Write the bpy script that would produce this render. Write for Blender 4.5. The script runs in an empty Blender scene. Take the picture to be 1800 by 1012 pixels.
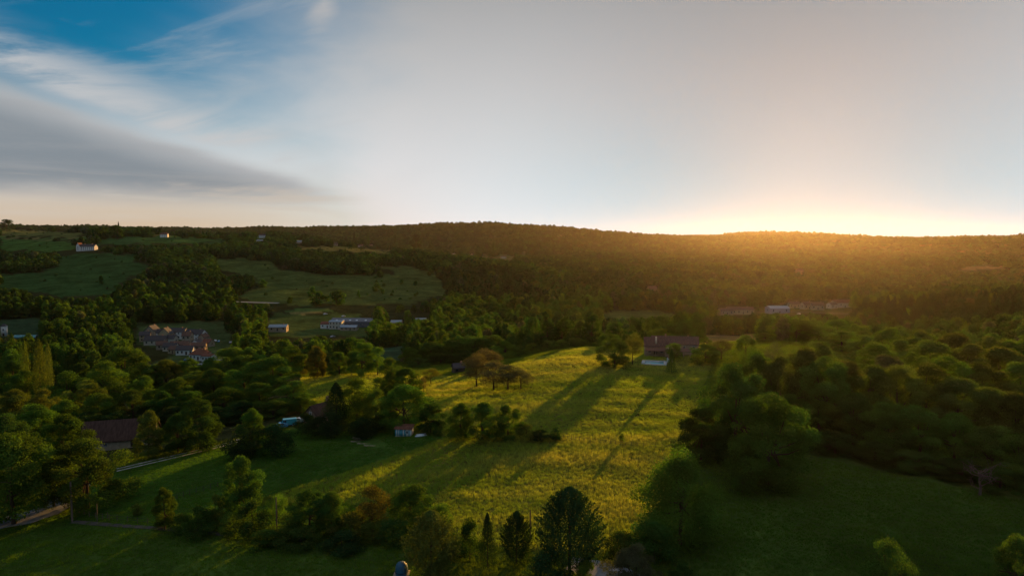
import bpy, bmesh, math, random
import numpy as np
from mathutils import Vector, Matrix
rng = np.random.default_rng(7)
random.seed(7)
SC = bpy.context.scene
COL = SC.collection

# ------------------------------------------------------------------ camera, sky, sun, exposure
CAM_Z = 50.0
PITCH = math.atan(86 / 1200)
cam_d = bpy.data.cameras.new('camera'); cam_d.sensor_width = 36; cam_d.lens = 24.0
cam_d.clip_start = 1.0; cam_d.clip_end = 40000
cam = bpy.data.objects.new('camera', cam_d); COL.objects.link(cam)
cam.location = (0, 0, CAM_Z); cam.rotation_euler = (math.pi / 2 - PITCH, 0, 0)
SC.camera = cam

SUN_AZ, SUN_EL = math.radians(23.0), math.radians(7.2)
SUN_DIR = Vector((math.sin(SUN_AZ) * math.cos(SUN_EL), math.cos(SUN_AZ) * math.cos(SUN_EL), math.sin(SUN_EL)))
sun_d = bpy.data.lights.new('sun', 'SUN'); sun_d.energy = 5.0; sun_d.angle = math.radians(0.6); sun_d.color = (1.0, 0.49, 0.11)
sun = bpy.data.objects.new('sun', sun_d); COL.objects.link(sun)
sun.rotation_euler = SUN_DIR.to_track_quat('Z', 'Y').to_euler(); sun.location = (0, 0, 400)

SC.view_settings.view_transform = 'Standard'; SC.view_settings.look = 'None'
SC.view_settings.exposure = 0.8; SC.view_settings.gamma = 1.0; SC.view_settings.use_curve_mapping = False
SC.render.engine = 'CYCLES'
cy = SC.cycles
cy.max_bounces = 4; cy.diffuse_bounces = 2; cy.glossy_bounces = 1; cy.transmission_bounces = 3
cy.transparent_max_bounces = 4; cy.volume_bounces = 0; cy.use_denoising = True; cy.use_adaptive_sampling = False
cy.caustics_reflective = False; cy.caustics_refractive = False; cy.sample_clamp_indirect = 4.0
SC.render.use_persistent_data = False

class X:
    """a node-graph value with arithmetic"""
    def __init__(s, nt, sock): s.nt, s.s = nt, sock
    def _op(s, op, *args, clamp=False):
        n = s.nt.nodes.new('ShaderNodeMath'); n.operation = op; n.use_clamp = clamp
        for i, a in enumerate((s,) + args):
            if isinstance(a, X): s.nt.links.new(a.s, n.inputs[i])
            else: n.inputs[i].default_value = a
        return X(s.nt, n.outputs[0])
    def __add__(s, o): return s._op('ADD', o)
    def __sub__(s, o): return s._op('SUBTRACT', o)
    def __mul__(s, o): return s._op('MULTIPLY', o)
    def __truediv__(s, o): return s._op('DIVIDE', o)
    __radd__ = __add__; __rmul__ = __mul__
    def step(s, a, b, lo=0.0, hi=1.0, kind='SMOOTHSTEP'):
        n = s.nt.nodes.new('ShaderNodeMapRange'); n.interpolation_type = kind; n.clamp = True
        s.nt.links.new(s.s, n.inputs['Value'])
        if a > b: a, b, lo, hi = b, a, hi, lo
        n.inputs['From Min'].default_value = a; n.inputs['From Max'].default_value = b
        n.inputs['To Min'].default_value = lo; n.inputs['To Max'].default_value = hi
        return X(s.nt, n.outputs['Result'])
def mixc(nt, f, a, b, mode='MIX'):
    n = nt.nodes.new('ShaderNodeMix'); n.data_type = 'RGBA'; n.blend_type = mode
    for s, v in ((n.inputs[0], f), (n.inputs[6], a), (n.inputs[7], b)):
        if isinstance(v, X): nt.links.new(v.s, s)
        elif isinstance(v, bpy.types.NodeSocket): nt.links.new(v, s)
        elif isinstance(v, (int, float)): s.default_value = v
        else: s.default_value = (v[0], v[1], v[2], 1)
    return n.outputs[2]
def comb(nt, *xyz):
    n = nt.nodes.new('ShaderNodeCombineXYZ')
    for i, v in enumerate(xyz):
        if isinstance(v, X): nt.links.new(v.s, n.inputs[i])
        else: n.inputs[i].default_value = v
    return n.outputs[0]
def noise(nt, vec, scale, detail=4, rough=0.5, dist=0.0, out=0):
    n = nt.nodes.new('ShaderNodeTexNoise'); n.inputs['Scale'].default_value = scale
    n.inputs['Detail'].default_value = detail; n.inputs['Roughness'].default_value = rough; n.inputs['Distortion'].default_value = dist
    if vec is not None: nt.links.new(vec, n.inputs['Vector'])
    return X(nt, n.outputs[out])

def build_world():
    w = bpy.data.worlds.new('World'); SC.world = w; w.use_nodes = True
    nt = w.node_tree; nt.nodes.clear()
    out = nt.nodes.new('ShaderNodeOutputWorld'); bg = nt.nodes.new('ShaderNodeBackground')
    nt.links.new(bg.outputs[0], out.inputs[0])
    sky = nt.nodes.new('ShaderNodeTexSky'); sky.sky_type = 'NISHITA'; sky.sun_disc = False
    sky.sun_elevation = SUN_EL; sky.sun_rotation = SUN_AZ; sky.altitude = 200; sky.air_density = 1.0; sky.dust_density = 0.6; sky.ozone_density = 2.0
    tc = nt.nodes.new('ShaderNodeTexCoord'); d = tc.outputs['Generated']
    sp = nt.nodes.new('ShaderNodeSeparateXYZ'); nt.links.new(d, sp.inputs[0])
    x, y, z = (X(nt, sp.outputs[i]) for i in range(3))
    DEG = 180 / math.pi
    az = x._op('ARCTAN2', y) * DEG            # degrees to the right of +Y
    el = z._op('ARCSINE') * DEG
    dot = nt.nodes.new('ShaderNodeVectorMath'); dot.operation = 'DOT_PRODUCT'
    nt.links.new(d, dot.inputs[0]); dot.inputs[1].default_value = SUN_DIR
    ang = X(nt, dot.outputs['Value'])._op('ARCCOSINE') * DEG
    elp = el._op('MAXIMUM', 0.0)
    # clear air: the Nishita sky (strength 0.1 at the Background, so values here are ten times the display value)
    clear = mixc(nt, 1.0, sky.outputs[0], (0.02, 0.40, 0.58), 'MULTIPLY')
    # bright milky veil of high thin cloud around the sun, thinner with height
    lum = elp.step(0.5, 19, 4.9, 2.3, 'LINEAR')
    lum = lum * ang.step(3, 26, 0.78, 1.0)
    n_v = noise(nt, comb(nt, az * 0.05, el * 0.16, 0.0), 1.0, 5, 0.55, 0.4)
    edge = (n_v - 0.5) * 16
    veilm = (ang + edge + elp * 0.35).step(58, 34)
    low = elp.step(13.5, 5.5)
    veilm = veilm._op('MAXIMUM', low * 0.86)
    veilm = veilm._op('MAXIMUM', elp.step(24, 44) * 0.8)     # thin veil added overhead, out of view, to lift the ambient light
    warm = elp.step(7, 0.0) * (ang.step(25, 52))
    vcol = mixc(nt, elp.step(14, 1.0) * ang.step(34, 6), (0.975, 0.985, 1.0), (0.64, 0.92, 1.05))
    vcol = mixc(nt, warm, vcol, (0.88, 0.63, 0.44))
    veil = mixc(nt, 1.0, vcol, comb(nt, lum, lum, lum), 'MULTIPLY')
    col = mixc(nt, veilm, clear, veil)
    # small bright wisp and thin streaks of cirrus
    st = noise(nt, comb(nt, (az + el * 1.9) * 0.035, (el - az * 0.30) * 0.22, 3.0), 1.0, 6, 0.62, 0.9)
    line = el + az * 0.30                      # the bank runs down to the right
    cir = st.step(0.50, 0.72) * az.step(-3, -16) * elp.step(24, 15) * (line.step(0.0, 4.5))
    col = mixc(nt, cir * 0.26, col, (3.13, 3.07, 3.02))
    wx, wy = az + 15.0, el - 18.0
    wr = (wx * wx * 0.55 + (wy - wx * 0.8) * (wy - wx * 0.8) * 0.35)._op('SQRT')
    wisp = (wr + (n_v - 0.5) * 2.5 + (st - 0.5) * 3.0).step(1.5, 0.2)
    col = mixc(nt, wisp * 0.55, col, (3.25, 3.02, 2.84))
    # the grey bank on the left: sharp upper edge, flat base, streaked
    n2 = noise(nt, comb(nt, az * 0.045, el * 0.12, 7.0), 1.0, 5, 0.55, 0.5)
    n3 = noise(nt, comb(nt, az * 0.05 + el * 0.05, el * 0.55, 1.0), 1.0, 5, 0.6, 0.6)
    top = az.step(-40, -13.5, 12.2, 3.9, 'LINEAR') + (n2 - 0.5) * 2.4 + (n3 - 0.5) * 0.8
    under = (top - el).step(-0.1, 1.3)
    base = (el + (n3 - 0.5) * 2.4 + (n2 - 0.5) * 1.5).step(2.2, 4.6)
    bank = under * base * (az + (n2 - 0.5) * 6).step(-11.0, -18)
    depth = (top - el).step(0.0, 3.6)
    bcol = mixc(nt, depth, (2.7, 2.75, 2.8), (1.2, 1.42, 1.62))
    bcol = mixc(nt, n3.step(0.4, 0.75) * 0.4, bcol, (2.26, 2.26, 2.29))
    col = mixc(nt, bank * 0.93, col, bcol)
    # bright upper fringe of the bank
    fr = (el - top).step(-0.6, 0.8) * (el - top).step(4.8, 0.8) * st.step(0.32, 0.62) * az.step(-12, -19)
    col = mixc(nt, fr * 0.85, col, (3.25, 3.25, 3.28))
    # low streaks under the bank
    lowst = n3.step(0.48, 0.66) * el.step(5.0, 3.6) * el.step(0.3, 1.6) * az.step(-10, -18)
    col = mixc(nt, lowst * 0.6, col, (3.65, 3.19, 2.67))
    nt.links.new(col, bg.inputs['Color']); bg.inputs['Strength'].default_value = 0.1
build_world()

# ------------------------------------------------------------------ geometry of the place
CP, SP = math.cos(PITCH), math.sin(PITCH)
def ray(u, v):
    """direction with unit forward depth for a pixel of the 1800x1012 photograph"""
    a, b = (u - 900) / 1200, (506 - v) / 1200
    return np.array([a, CP + b * SP, -SP + b * CP])
def at_y(u, v, Y):
    d = ray(u, v); k = Y / d[1]
    return np.array([d[0] * k, Y, CAM_Z + d[2] * k])
def project(P):
    P = np.atleast_2d(P); r = P - np.array([0, 0, CAM_Z])
    dep = r[:, 1] * CP - r[:, 2] * SP; up = r[:, 1] * SP + r[:, 2] * CP
    dep = np.where(dep < 1, 1e-3, dep)
    return 900 + 1200 * r[:, 0] / dep, 506 - 1200 * up / dep, dep

CTRL = [(-40,30,-2),(0,30,-1),(40,30,0),(-90,60,-3),(0,60,-1),(90,60,1),(-60,100,-2),(0,105,-.8),(50,105,0),(90,110,.5),
 (-91,135,-3.5),(-130,140,-6),(-72,145,-2.4),(-104,179,-6),(-43,173,-2),(-15,171,-.3),(20,165,.5),(17,206,2),(57,242,2.6),
 (62,268,3),(24,295,2.2),(0,278,-.8),(-20,240,-2),(-71,286,-6.5),(-69,236,-5),(-160,260,-14),(-230,260,-17),(-140,340,-20),(-40,340,-12),
 (-198,430,-26),(-255,520,-25.5),(-400,520,-24),(-320,400,-24),(-150,600,-27.5),(0,420,-21),(90,420,-16),(110,330,0.0),(150,330,-1.5),
 (0,600,-28),(130,720,-28),(330,750,-28),(470,850,-27),(75,155,1.5),(120,140,1.5),(95,128,1),(140,180,-1),(150,230,-6),(212,300,-13),(230,400,-22),
 (300,500,-28),(400,560,-11),(520,560,-2),(160,260,-7),(220,560,-28),(320,640,-29)]
PX = [(200,510,800),(100,500,830),(250,446,1150),(0,472,1000),(0,440,1300),(60,421,1500),(150,441,1200),(0,408,1900),(100,407,2000),(300,416,1700),
 (480,417,1800),(640,530,760),(640,470,1050),(640,441,1400),(500,434,1500),(830,468,1150),(800,458,1400),(900,470,1250),(1000,485,1150),(900,525,850),
 (1100,525,850),(1100,495,1050),(1200,484,1250),(1300,480,1400),(1300,525,950),(1450,510,1100),(1450,478,1500),(1600,505,1200),(1750,495,1300),
 (450,404,4300),(650,401,4300),(880,395,3900),(960,403,3900),(1050,412,4300),(1200,417,4600),(1400,418,4800),(1550,419,6500),(1600,423,4600),(1800,419,3300),(1690,424,3300),
 (0,402,4300),(200,402,4300),(1850,505,1300),(-50,445,1300)]
CTRL = [tuple(c) for c in CTRL] + [tuple(at_y(*p)) for p in PX]
CTRL += [(-900,2700,20),(-300,2600,5),(300,2300,-8),(700,2200,-15),(1200,2200,-10),(1700,2400,0),(-1700,2700,30),(-4000,6800,30),(0,6800,30),(4000,6800,30),(2000,6800,52)]
CTRL = np.array(CTRL, float)
def feat(Xs, Ys):
    r = np.hypot(Xs, Ys) + 1e-6; a = np.arctan2(Xs, Ys)
    a = np.clip(a, -math.radians(52), math.radians(52))
    return np.stack([a * 2.6, np.log(np.maximum(r, 22))], 1)
def tps(d): return np.where(d > 1e-9, d * d * np.log(d + 1e-12), 0)
F = feat(CTRL[:, 0], CTRL[:, 1]); n = len(F)
K = tps(np.linalg.norm(F[:, None] - F[None], axis=2)) + np.eye(n) * 2e-3
Pm = np.hstack([np.ones((n, 1)), F])
TW = np.linalg.solve(np.block([[K, Pm], [Pm.T, np.zeros((3, 3))]]), np.concatenate([CTRL[:, 2], np.zeros(3)]))
def height(Xs, Ys):
    Xs = np.atleast_1d(np.asarray(Xs, float)); Ys = np.atleast_1d(np.asarray(Ys, float))
    res = np.empty(len(Xs))
    for i in range(0, len(Xs), 40000):
        f = feat(Xs[i:i+40000], Ys[i:i+40000])
        res[i:i+40000] = tps(np.linalg.norm(f[:, None] - F[None], axis=2)) @ TW[:n] + TW[n] + f @ TW[n+1:]
    r = np.hypot(Xs, Ys)
    amp = np.clip(r / 500, 0.25, 4.5) * np.clip((r - 40) / 60, 0, 1)
    res += amp * (np.sin(Xs / 31 + 1.3) * np.sin(Ys / 27 + .4) * .45 + np.sin(Xs / 13 + Ys / 19) * .22)
    far = np.clip((r - 1000) / 900, 0, 1) * np.clip((6500 - r) / 1500, .3, 1)
    res += far * 6 * (np.sin(Xs / 170 + np.sin(Ys / 240) * 2) * np.sin(Ys / 210 + 1) + .5 * np.sin(Xs / 83 + Ys / 130))
    right = np.clip((Xs / (Ys + 1) - .02) / .12, 0, 1) * np.clip((r - 1300) / 700, 0, 1)
    res += right * 24 * np.sin(Ys / 300 + Xs / 420 + 1.1 * np.sin(Xs / 260)) * (.55 + .45 * np.sin(Xs / 310 + 2))
    return res
def H(x, y): return float(height([x], [y])[0])
def ground_at(u, v, far=5000):
    """first point of the terrain on the ray of a pixel"""
    d = ray(u, v); Y = np.exp(np.linspace(math.log(40), math.log(far), 900)); k = Y / d[1]
    g = CAM_Z + d[2] * k - height(d[0] * k, Y)
    i = np.argmax(g < 0) if (g < 0).any() else len(Y) - 1
    if i > 0:
        t = g[i-1] / (g[i-1] - g[i] + 1e-9); yy = Y[i-1] + t * (Y[i] - Y[i-1])
    else: yy = Y[0]
    k = yy / d[1]
    return np.array([d[0] * k, yy, H(d[0] * k, yy)])
def in_poly(px, py, poly):
    poly = np.asarray(poly, float); res = np.zeros(len(px), bool); j = len(poly) - 1
    for i in range(len(poly)):
        xi, yi = poly[i]; xj, yj = poly[j]
        c = ((yi > py) != (yj > py)) & (px < (xj - xi) * (py - yi) / (yj - yi + 1e-12) + xi)
        res ^= c; j = i
    return res

def vnoise(x, y, s, seed=0):
    r = np.random.default_rng(seed); k = r.normal(size=(7, 2)) / s * 2.2; p = r.uniform(0, 6.28, 7)
    return sum(np.sin(k[i, 0] * x + k[i, 1] * y + p[i]) for i in range(7)) / 3.0
def clearing(x, y):
    """where the far woods open into fields"""
    g = vnoise(x, y, 90, 3) + .8 * vnoise(x, y, 34, 4); thr = np.full(len(x), 9.0)
    thr[(y > 1350) & (y < 2400) & (x < 50)] = .25
    thr[(y >= 2400)] = 1.15
    thr[(x > 100) & (y > 1450) & (y < 3300)] = .62
    thr[y < 700] = 1.25
    return g > thr

# ------------------------------------------------------------------ helpers
def mesh_np(name, V, Q, mat=None, attr=None, smooth=False):
    """mesh from numpy vertices and quads (or triangles)"""
    me = bpy.data.meshes.new(name); V = np.asarray(V, np.float32); Q = np.asarray(Q, np.int32); k = Q.shape[1]
    me.vertices.add(len(V)); me.vertices.foreach_set('co', V.ravel())
    me.loops.add(Q.size); me.loops.foreach_set('vertex_index', Q.ravel())
    me.polygons.add(len(Q)); me.polygons.foreach_set('loop_start', np.arange(0, Q.size, k, dtype=np.int32))
    me.update(calc_edges=True)
    if smooth: me.polygons.foreach_set('use_smooth', np.ones(len(Q), bool))
    if attr:
        for an, (ty, dom, dat) in attr.items():
            a = me.attributes.new(an, ty, dom)
            a.data.foreach_set('color' if 'COLOR' in ty else 'value', np.asarray(dat, np.float32).ravel())
    if mat: me.materials.append(mat)
    return me
def link(name, me, parent=None, loc=None):
    o = bpy.data.objects.new(name, me); COL.objects.link(o)
    if parent is not None: o.parent = parent
    if loc is not None: o.location = loc
    return o
def tag(o, label=None, cat=None, group=None, kind=None):
    if label: o['label'] = label
    if cat: o['category'] = cat
    if group: o['group'] = group
    if kind: o['kind'] = kind
    return o
def empty(name, loc, rz=0.0, label=None, cat=None, group=None):
    o = bpy.data.objects.new(name, None); COL.objects.link(o); o.empty_display_size = 0.5
    o.location = loc; o.rotation_euler = (0, 0, rz)
    return tag(o, label, cat, group)

def mat_new(name):
    m = bpy.data.materials.new(name); m.use_nodes = True; nt = m.node_tree; nt.nodes.clear()
    out = nt.nodes.new('ShaderNodeOutputMaterial'); return m, nt, out
def simple(name, col, rough=0.7, var=0.25, scale=1.5, bump=0.0, metal=0.0, stretch=(1, 1, 1), col2=None, detail=5):
    """painted or mineral surface with blotchy wear"""
    m, nt, out = mat_new(name); b = nt.nodes.new('ShaderNodeBsdfPrincipled'); nt.links.new(b.outputs[0], out.inputs[0])
    tc = nt.nodes.new('ShaderNodeTexCoord'); mp = nt.nodes.new('ShaderNodeMapping'); mp.inputs['Scale'].default_value = stretch
    nt.links.new(tc.outputs['Object'], mp.inputs[0])
    nz = noise(nt, mp.outputs[0], scale, detail, 0.6)
    c2 = col2 or tuple(c * (1 - var) for c in col)
    nt.links.new(mixc(nt, nz.step(0.35, 0.68), c2, col), b.inputs['Base Color'])
    b.inputs['Roughness'].default_value = rough; b.inputs['Metallic'].default_value = metal
    if rough > .75: b.inputs['Specular IOR Level'].default_value = 0.12 if rough < .92 else 0.02
    if bump:
        bm = nt.nodes.new('ShaderNodeBump'); bm.inputs['Strength'].default_value = bump; bm.inputs['Distance'].default_value = 0.1
        nt.links.new(nz.s, bm.inputs['Height']); nt.links.new(bm.outputs[0], b.inputs['Normal'])
    return m
def leafy(name, trans=0.45, instancer=False):
    """leaf or blade: thin, lets the low sun through"""
    m, nt, out = mat_new(name)
    oi = nt.nodes.new('ShaderNodeObjectInfo')
    if instancer:
        at = nt.nodes.new('ShaderNodeAttribute'); at.attribute_type = 'INSTANCER'; at.attribute_name = 'tint'; base = at.outputs['Color']
    else: base = oi.outputs['Color']
    la = nt.nodes.new('ShaderNodeAttribute'); la.attribute_name = 'leaf'
    lv = X(nt, la.outputs['Fac']); rnd = X(nt, oi.outputs['Random'])
    hsv = nt.nodes.new('ShaderNodeHueSaturation'); nt.links.new(base, hsv.inputs['Color'])
    nt.links.new((lv * 0.9 + rnd * 0.35 + 0.38).s, hsv.inputs['Value'])
    nt.links.new((rnd * 0.03 + lv * 0.03 + 0.47).s, hsv.inputs['Hue'])
    hsv.inputs['Saturation'].default_value = 1.0
    col = hsv.outputs[0]
    df = nt.nodes.new('ShaderNodeBsdfDiffuse'); nt.links.new(col, df.inputs[0])
    tr = nt.nodes.new('ShaderNodeBsdfTranslucent')
    nt.links.new(mixc(nt, 1.0, col, (2.3, 2.7, 0.5), 'MULTIPLY'), tr.inputs[0])
    mx = nt.nodes.new('ShaderNodeMixShader'); mx.inputs[0].default_value = trans
    nt.links.new(df.outputs[0], mx.inputs[1]); nt.links.new(tr.outputs[0], mx.inputs[2])
    nt.links.new(mx.outputs[0], out.inputs[0]); return m

M = {}
M['leaf'] = leafy('foliage', 0.27)
M['needle'] = leafy('needles', 0.14)
M['leaf_i'] = leafy('foliage_mass', 0.24, True)
M['leaf_f'] = leafy('foliage_far', 0.10, True)
M['road'] = simple('valley_road', (0.08, 0.075, 0.07), 0.95, 0.2, .3)
M['needle_i'] = leafy('needles_mass', 0.14, True)
M['blade'] = leafy('grass_blades', 0.45, True)
M['bark'] = simple('bark', (0.10, 0.07, 0.045), 0.95, 0.5, 3, 0.5, stretch=(1, 1, .25))
M['dead'] = simple('dead_wood', (0.15, 0.12, 0.10), 0.95, 0.4, 3, 0.3, stretch=(1, 1, .25))
M['pole'] = simple('weathered_pole', (0.16, 0.12, 0.09), 0.9, 0.4, 4, 0.3, stretch=(1, 1, .1))
M['tile'] = simple('clay_tile', (0.17, 0.095, 0.070), 0.9, 0.35, 1.2, 0.5, stretch=(3, .6, .6), col2=(0.10, 0.062, 0.05))
M['tile_red'] = simple('red_tile', (0.20, 0.085, 0.058), 0.9, 0.3, 1.2, 0.5, stretch=(3, .6, .6))
M['slate'] = simple('dark_slate', (0.045, 0.042, 0.05), 0.75, 0.35, 1.5, 0.4, stretch=(2, .6, .6))
M['barn_roof'] = simple('dark_barn_tile', (0.075, 0.045, 0.038), 0.9, 0.4, 0.8, 0.4, stretch=(3, .6, .6))
M['stone'] = simple('pale_stone', (0.40, 0.33, 0.24), 0.9, 0.3, 1.5, 0.3)
M['render'] = simple('cream_render', (0.55, 0.50, 0.40), 0.85, 0.15, 0.6, 0.05)
M['white'] = simple('white_render', (0.72, 0.71, 0.67), 0.8, 0.12, 0.6, 0.05)
M['ochre'] = simple('ochre_render', (0.45, 0.36, 0.22), 0.85, 0.2, 0.6, 0.05)
M['glass'] = simple('window_glass', (0.02, 0.025, 0.03), 0.12, 0.3, 1)
M['frame'] = simple('white_frame', (0.68, 0.68, 0.65), 0.6, 0.1, 2)
M['shutter'] = simple('blue_shutter', (0.10, 0.20, 0.26), 0.7, 0.2, 2)
M['door'] = simple('brown_door', (0.06, 0.04, 0.028), 0.7, 0.3, 2, stretch=(4, 4, .5))
M['brick'] = simple('chimney_brick', (0.26, 0.17, 0.12), 0.9, 0.3, 3, 0.3)
M['metal_blue'] = simple('blue_grey_sheet', (0.22, 0.29, 0.36), 0.45, 0.2, 0.5, stretch=(.3, 3, 1))
M['metal_dark'] = simple('dark_sheet', (0.10, 0.12, 0.15), 0.5, 0.2, 0.5, stretch=(.3, 3, 1))
M['skylight'] = simple('skylight', (0.62, 0.68, 0.72), 0.3, 0.1, 1)
M['teal'] = simple('turquoise_paint', (0.08, 0.34, 0.42), 0.6, 0.25, 2, stretch=(3, 3, .5))
M['rust'] = simple('rusty_sheet', (0.24, 0.11, 0.075), 0.8, 0.4, 1.2, 0.2)
M['pool_liner'] = simple('pool_liner', (0.30, 0.50, 0.55), 0.5, 0.1, 1)
M['coping'] = simple('pool_coping', (0.50, 0.52, 0.52), 0.7, 0.15, 1.5)
M['blue_tarp'] = simple('blue_tarpaulin', (0.015, 0.10, 0.18), 0.55, 0.3, 2, 0.4)
M['rubber'] = simple('tyre_rubber', (0.02, 0.02, 0.02), 0.9, 0.2, 3)
M['rim'] = simple('wheel_rim', (0.4, 0.4, 0.42), 0.4, 0.1, 3, metal=0.8)
M['lamp'] = simple('headlight', (0.6, 0.6, 0.58), 0.2, 0.1, 3)
M['soil'] = simple('bare_soil', (0.25, 0.19, 0.13), 0.95, 0.35, 2, 0.5)
M['straw'] = simple('straw_mulch', (0.38, 0.32, 0.22), 0.95, 0.3, 2, 0.5)
M['gravel'] = simple('pale_gravel', (0.36, 0.36, 0.35), 0.95, 0.3, 1.2, 0.2, detail=8)
M['asphalt'] = simple('worn_asphalt', (0.26, 0.29, 0.32), 0.9, 0.35, 0.6, 0.1, detail=8)
M['ceramic'] = simple('insulator', (0.35, 0.36, 0.34), 0.4, 0.1, 2)
M['wire'] = simple('wire', (0.05, 0.05, 0.05), 0.6, 0.1, 2)
def carpaint(name, c):
    m = simple(name, c, 0.25, 0.06, 2); m.node_tree.nodes['Principled BSDF'].inputs['Coat Weight'].default_value = 0.6; return m
M['car_white'] = simple('white_car_paint', (0.55, 0.57, 0.6), 0.78, 0.06, 2); M['car_blue'] = carpaint('blue_car_paint', (0.04, 0.20, 0.34))
M['car_teal'] = carpaint('turquoise_paintwork', (0.05, 0.34, 0.42)); M['car_grey'] = carpaint('grey_car_paint', (0.28, 0.30, 0.32))
def water():
    m, nt, out = mat_new('pool_water'); b = nt.nodes.new('ShaderNodeBsdfPrincipled'); nt.links.new(b.outputs[0], out.inputs[0])
    b.inputs['Base Color'].default_value = (0.12, 0.40, 0.48, 1); b.inputs['Roughness'].default_value = 0.08
    tc = nt.nodes.new('ShaderNodeTexCoord'); nz = noise(nt, tc.outputs['Object'], 2.5, 3)
    bm = nt.nodes.new('ShaderNodeBump'); bm.inputs['Strength'].default_value = 0.1; nt.links.new(nz.s, bm.inputs['Height']); nt.links.new(bm.outputs[0], b.inputs['Normal'])
    return m
M['water'] = water()

# ------------------------------------------------------------------ land cover (what grows where), read back on the ground
COVER = {  # open land, as outlines in the photograph, dropped on the terrain
 'upper': [(105,449),(180,445),(255,447),(235,457),(262,470),(225,487),(190,517),(110,522),(40,508),(0,505),(0,484),(60,480),(103,472)],
 'ridge': [(0,420),(60,422),(125,428),(140,436),(95,442),(0,441)],
 'plateau': [(0,402),(90,406),(160,412),(130,418),(0,413)],
 'plateau2': [(190,416),(300,416),(392,420),(396,426),(280,428),(165,432)],
 'slope': [(380,454),(480,457),(493,474),(550,481),(640,484),(695,484),(690,472),(640,466),(700,468),(768,478),(782,517),(722,535),(640,535),(540,537),(450,532),(410,524),(458,502),(440,484),(395,478)],
 'strip': [(510,431),(690,439),(680,444),(530,437)],
 'strip2': [(845,448),(905,452),(900,457),(850,454)],
 'valley': [(1072,546),(1160,545),(1205,556),(1050,562)],
 'yard': [(480,552),(640,550),(650,590),(470,592)],
 'behind': [(1232,590),(1335,589),(1330,603),(1240,602)],
 'dell': [(1395,602),(1450,600),(1485,622),(1400,616)],
 'dell2': [(1440,616),(1500,614),(1530,628),(1470,628)],
 'village': [(232,566),(392,566),(404,600),(395,648),(250,648),(322,618),(240,604)],
 'low': [(640,612),(712,610),(706,634),(645,632)],
 'hamlet': [(1255,543),(1500,537),(1500,550),(1260,553)],
 'far_r': [(1680,470),(1760,466),(1770,472),(1690,476)],
 'tower': [(0,560),(70,562),(70,590),(0,590)],
}
OPEN = list(COVER.values())
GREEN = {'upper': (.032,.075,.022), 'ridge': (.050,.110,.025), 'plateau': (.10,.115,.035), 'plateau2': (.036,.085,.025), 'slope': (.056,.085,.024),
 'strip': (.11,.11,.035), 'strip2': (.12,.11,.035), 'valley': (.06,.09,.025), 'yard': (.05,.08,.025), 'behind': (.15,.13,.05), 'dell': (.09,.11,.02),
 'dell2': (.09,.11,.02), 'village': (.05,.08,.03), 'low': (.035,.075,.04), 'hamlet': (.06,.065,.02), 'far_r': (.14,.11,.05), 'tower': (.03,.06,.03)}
PASTURE = [(100,930),(150,860),(215,822),(385,783),(520,752),(790,768),(640,820),(470,873),(300,935)]
MEADOW = [(520,700),(530,665),(640,655),(700,660),(800,662),(900,640),(990,618),(1055,605),(1240,600),(1250,640),(1230,700),(1195,800),(1160,900),(1060,975),(900,965),(700,930),(470,873),(640,820),(790,768)]

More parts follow.
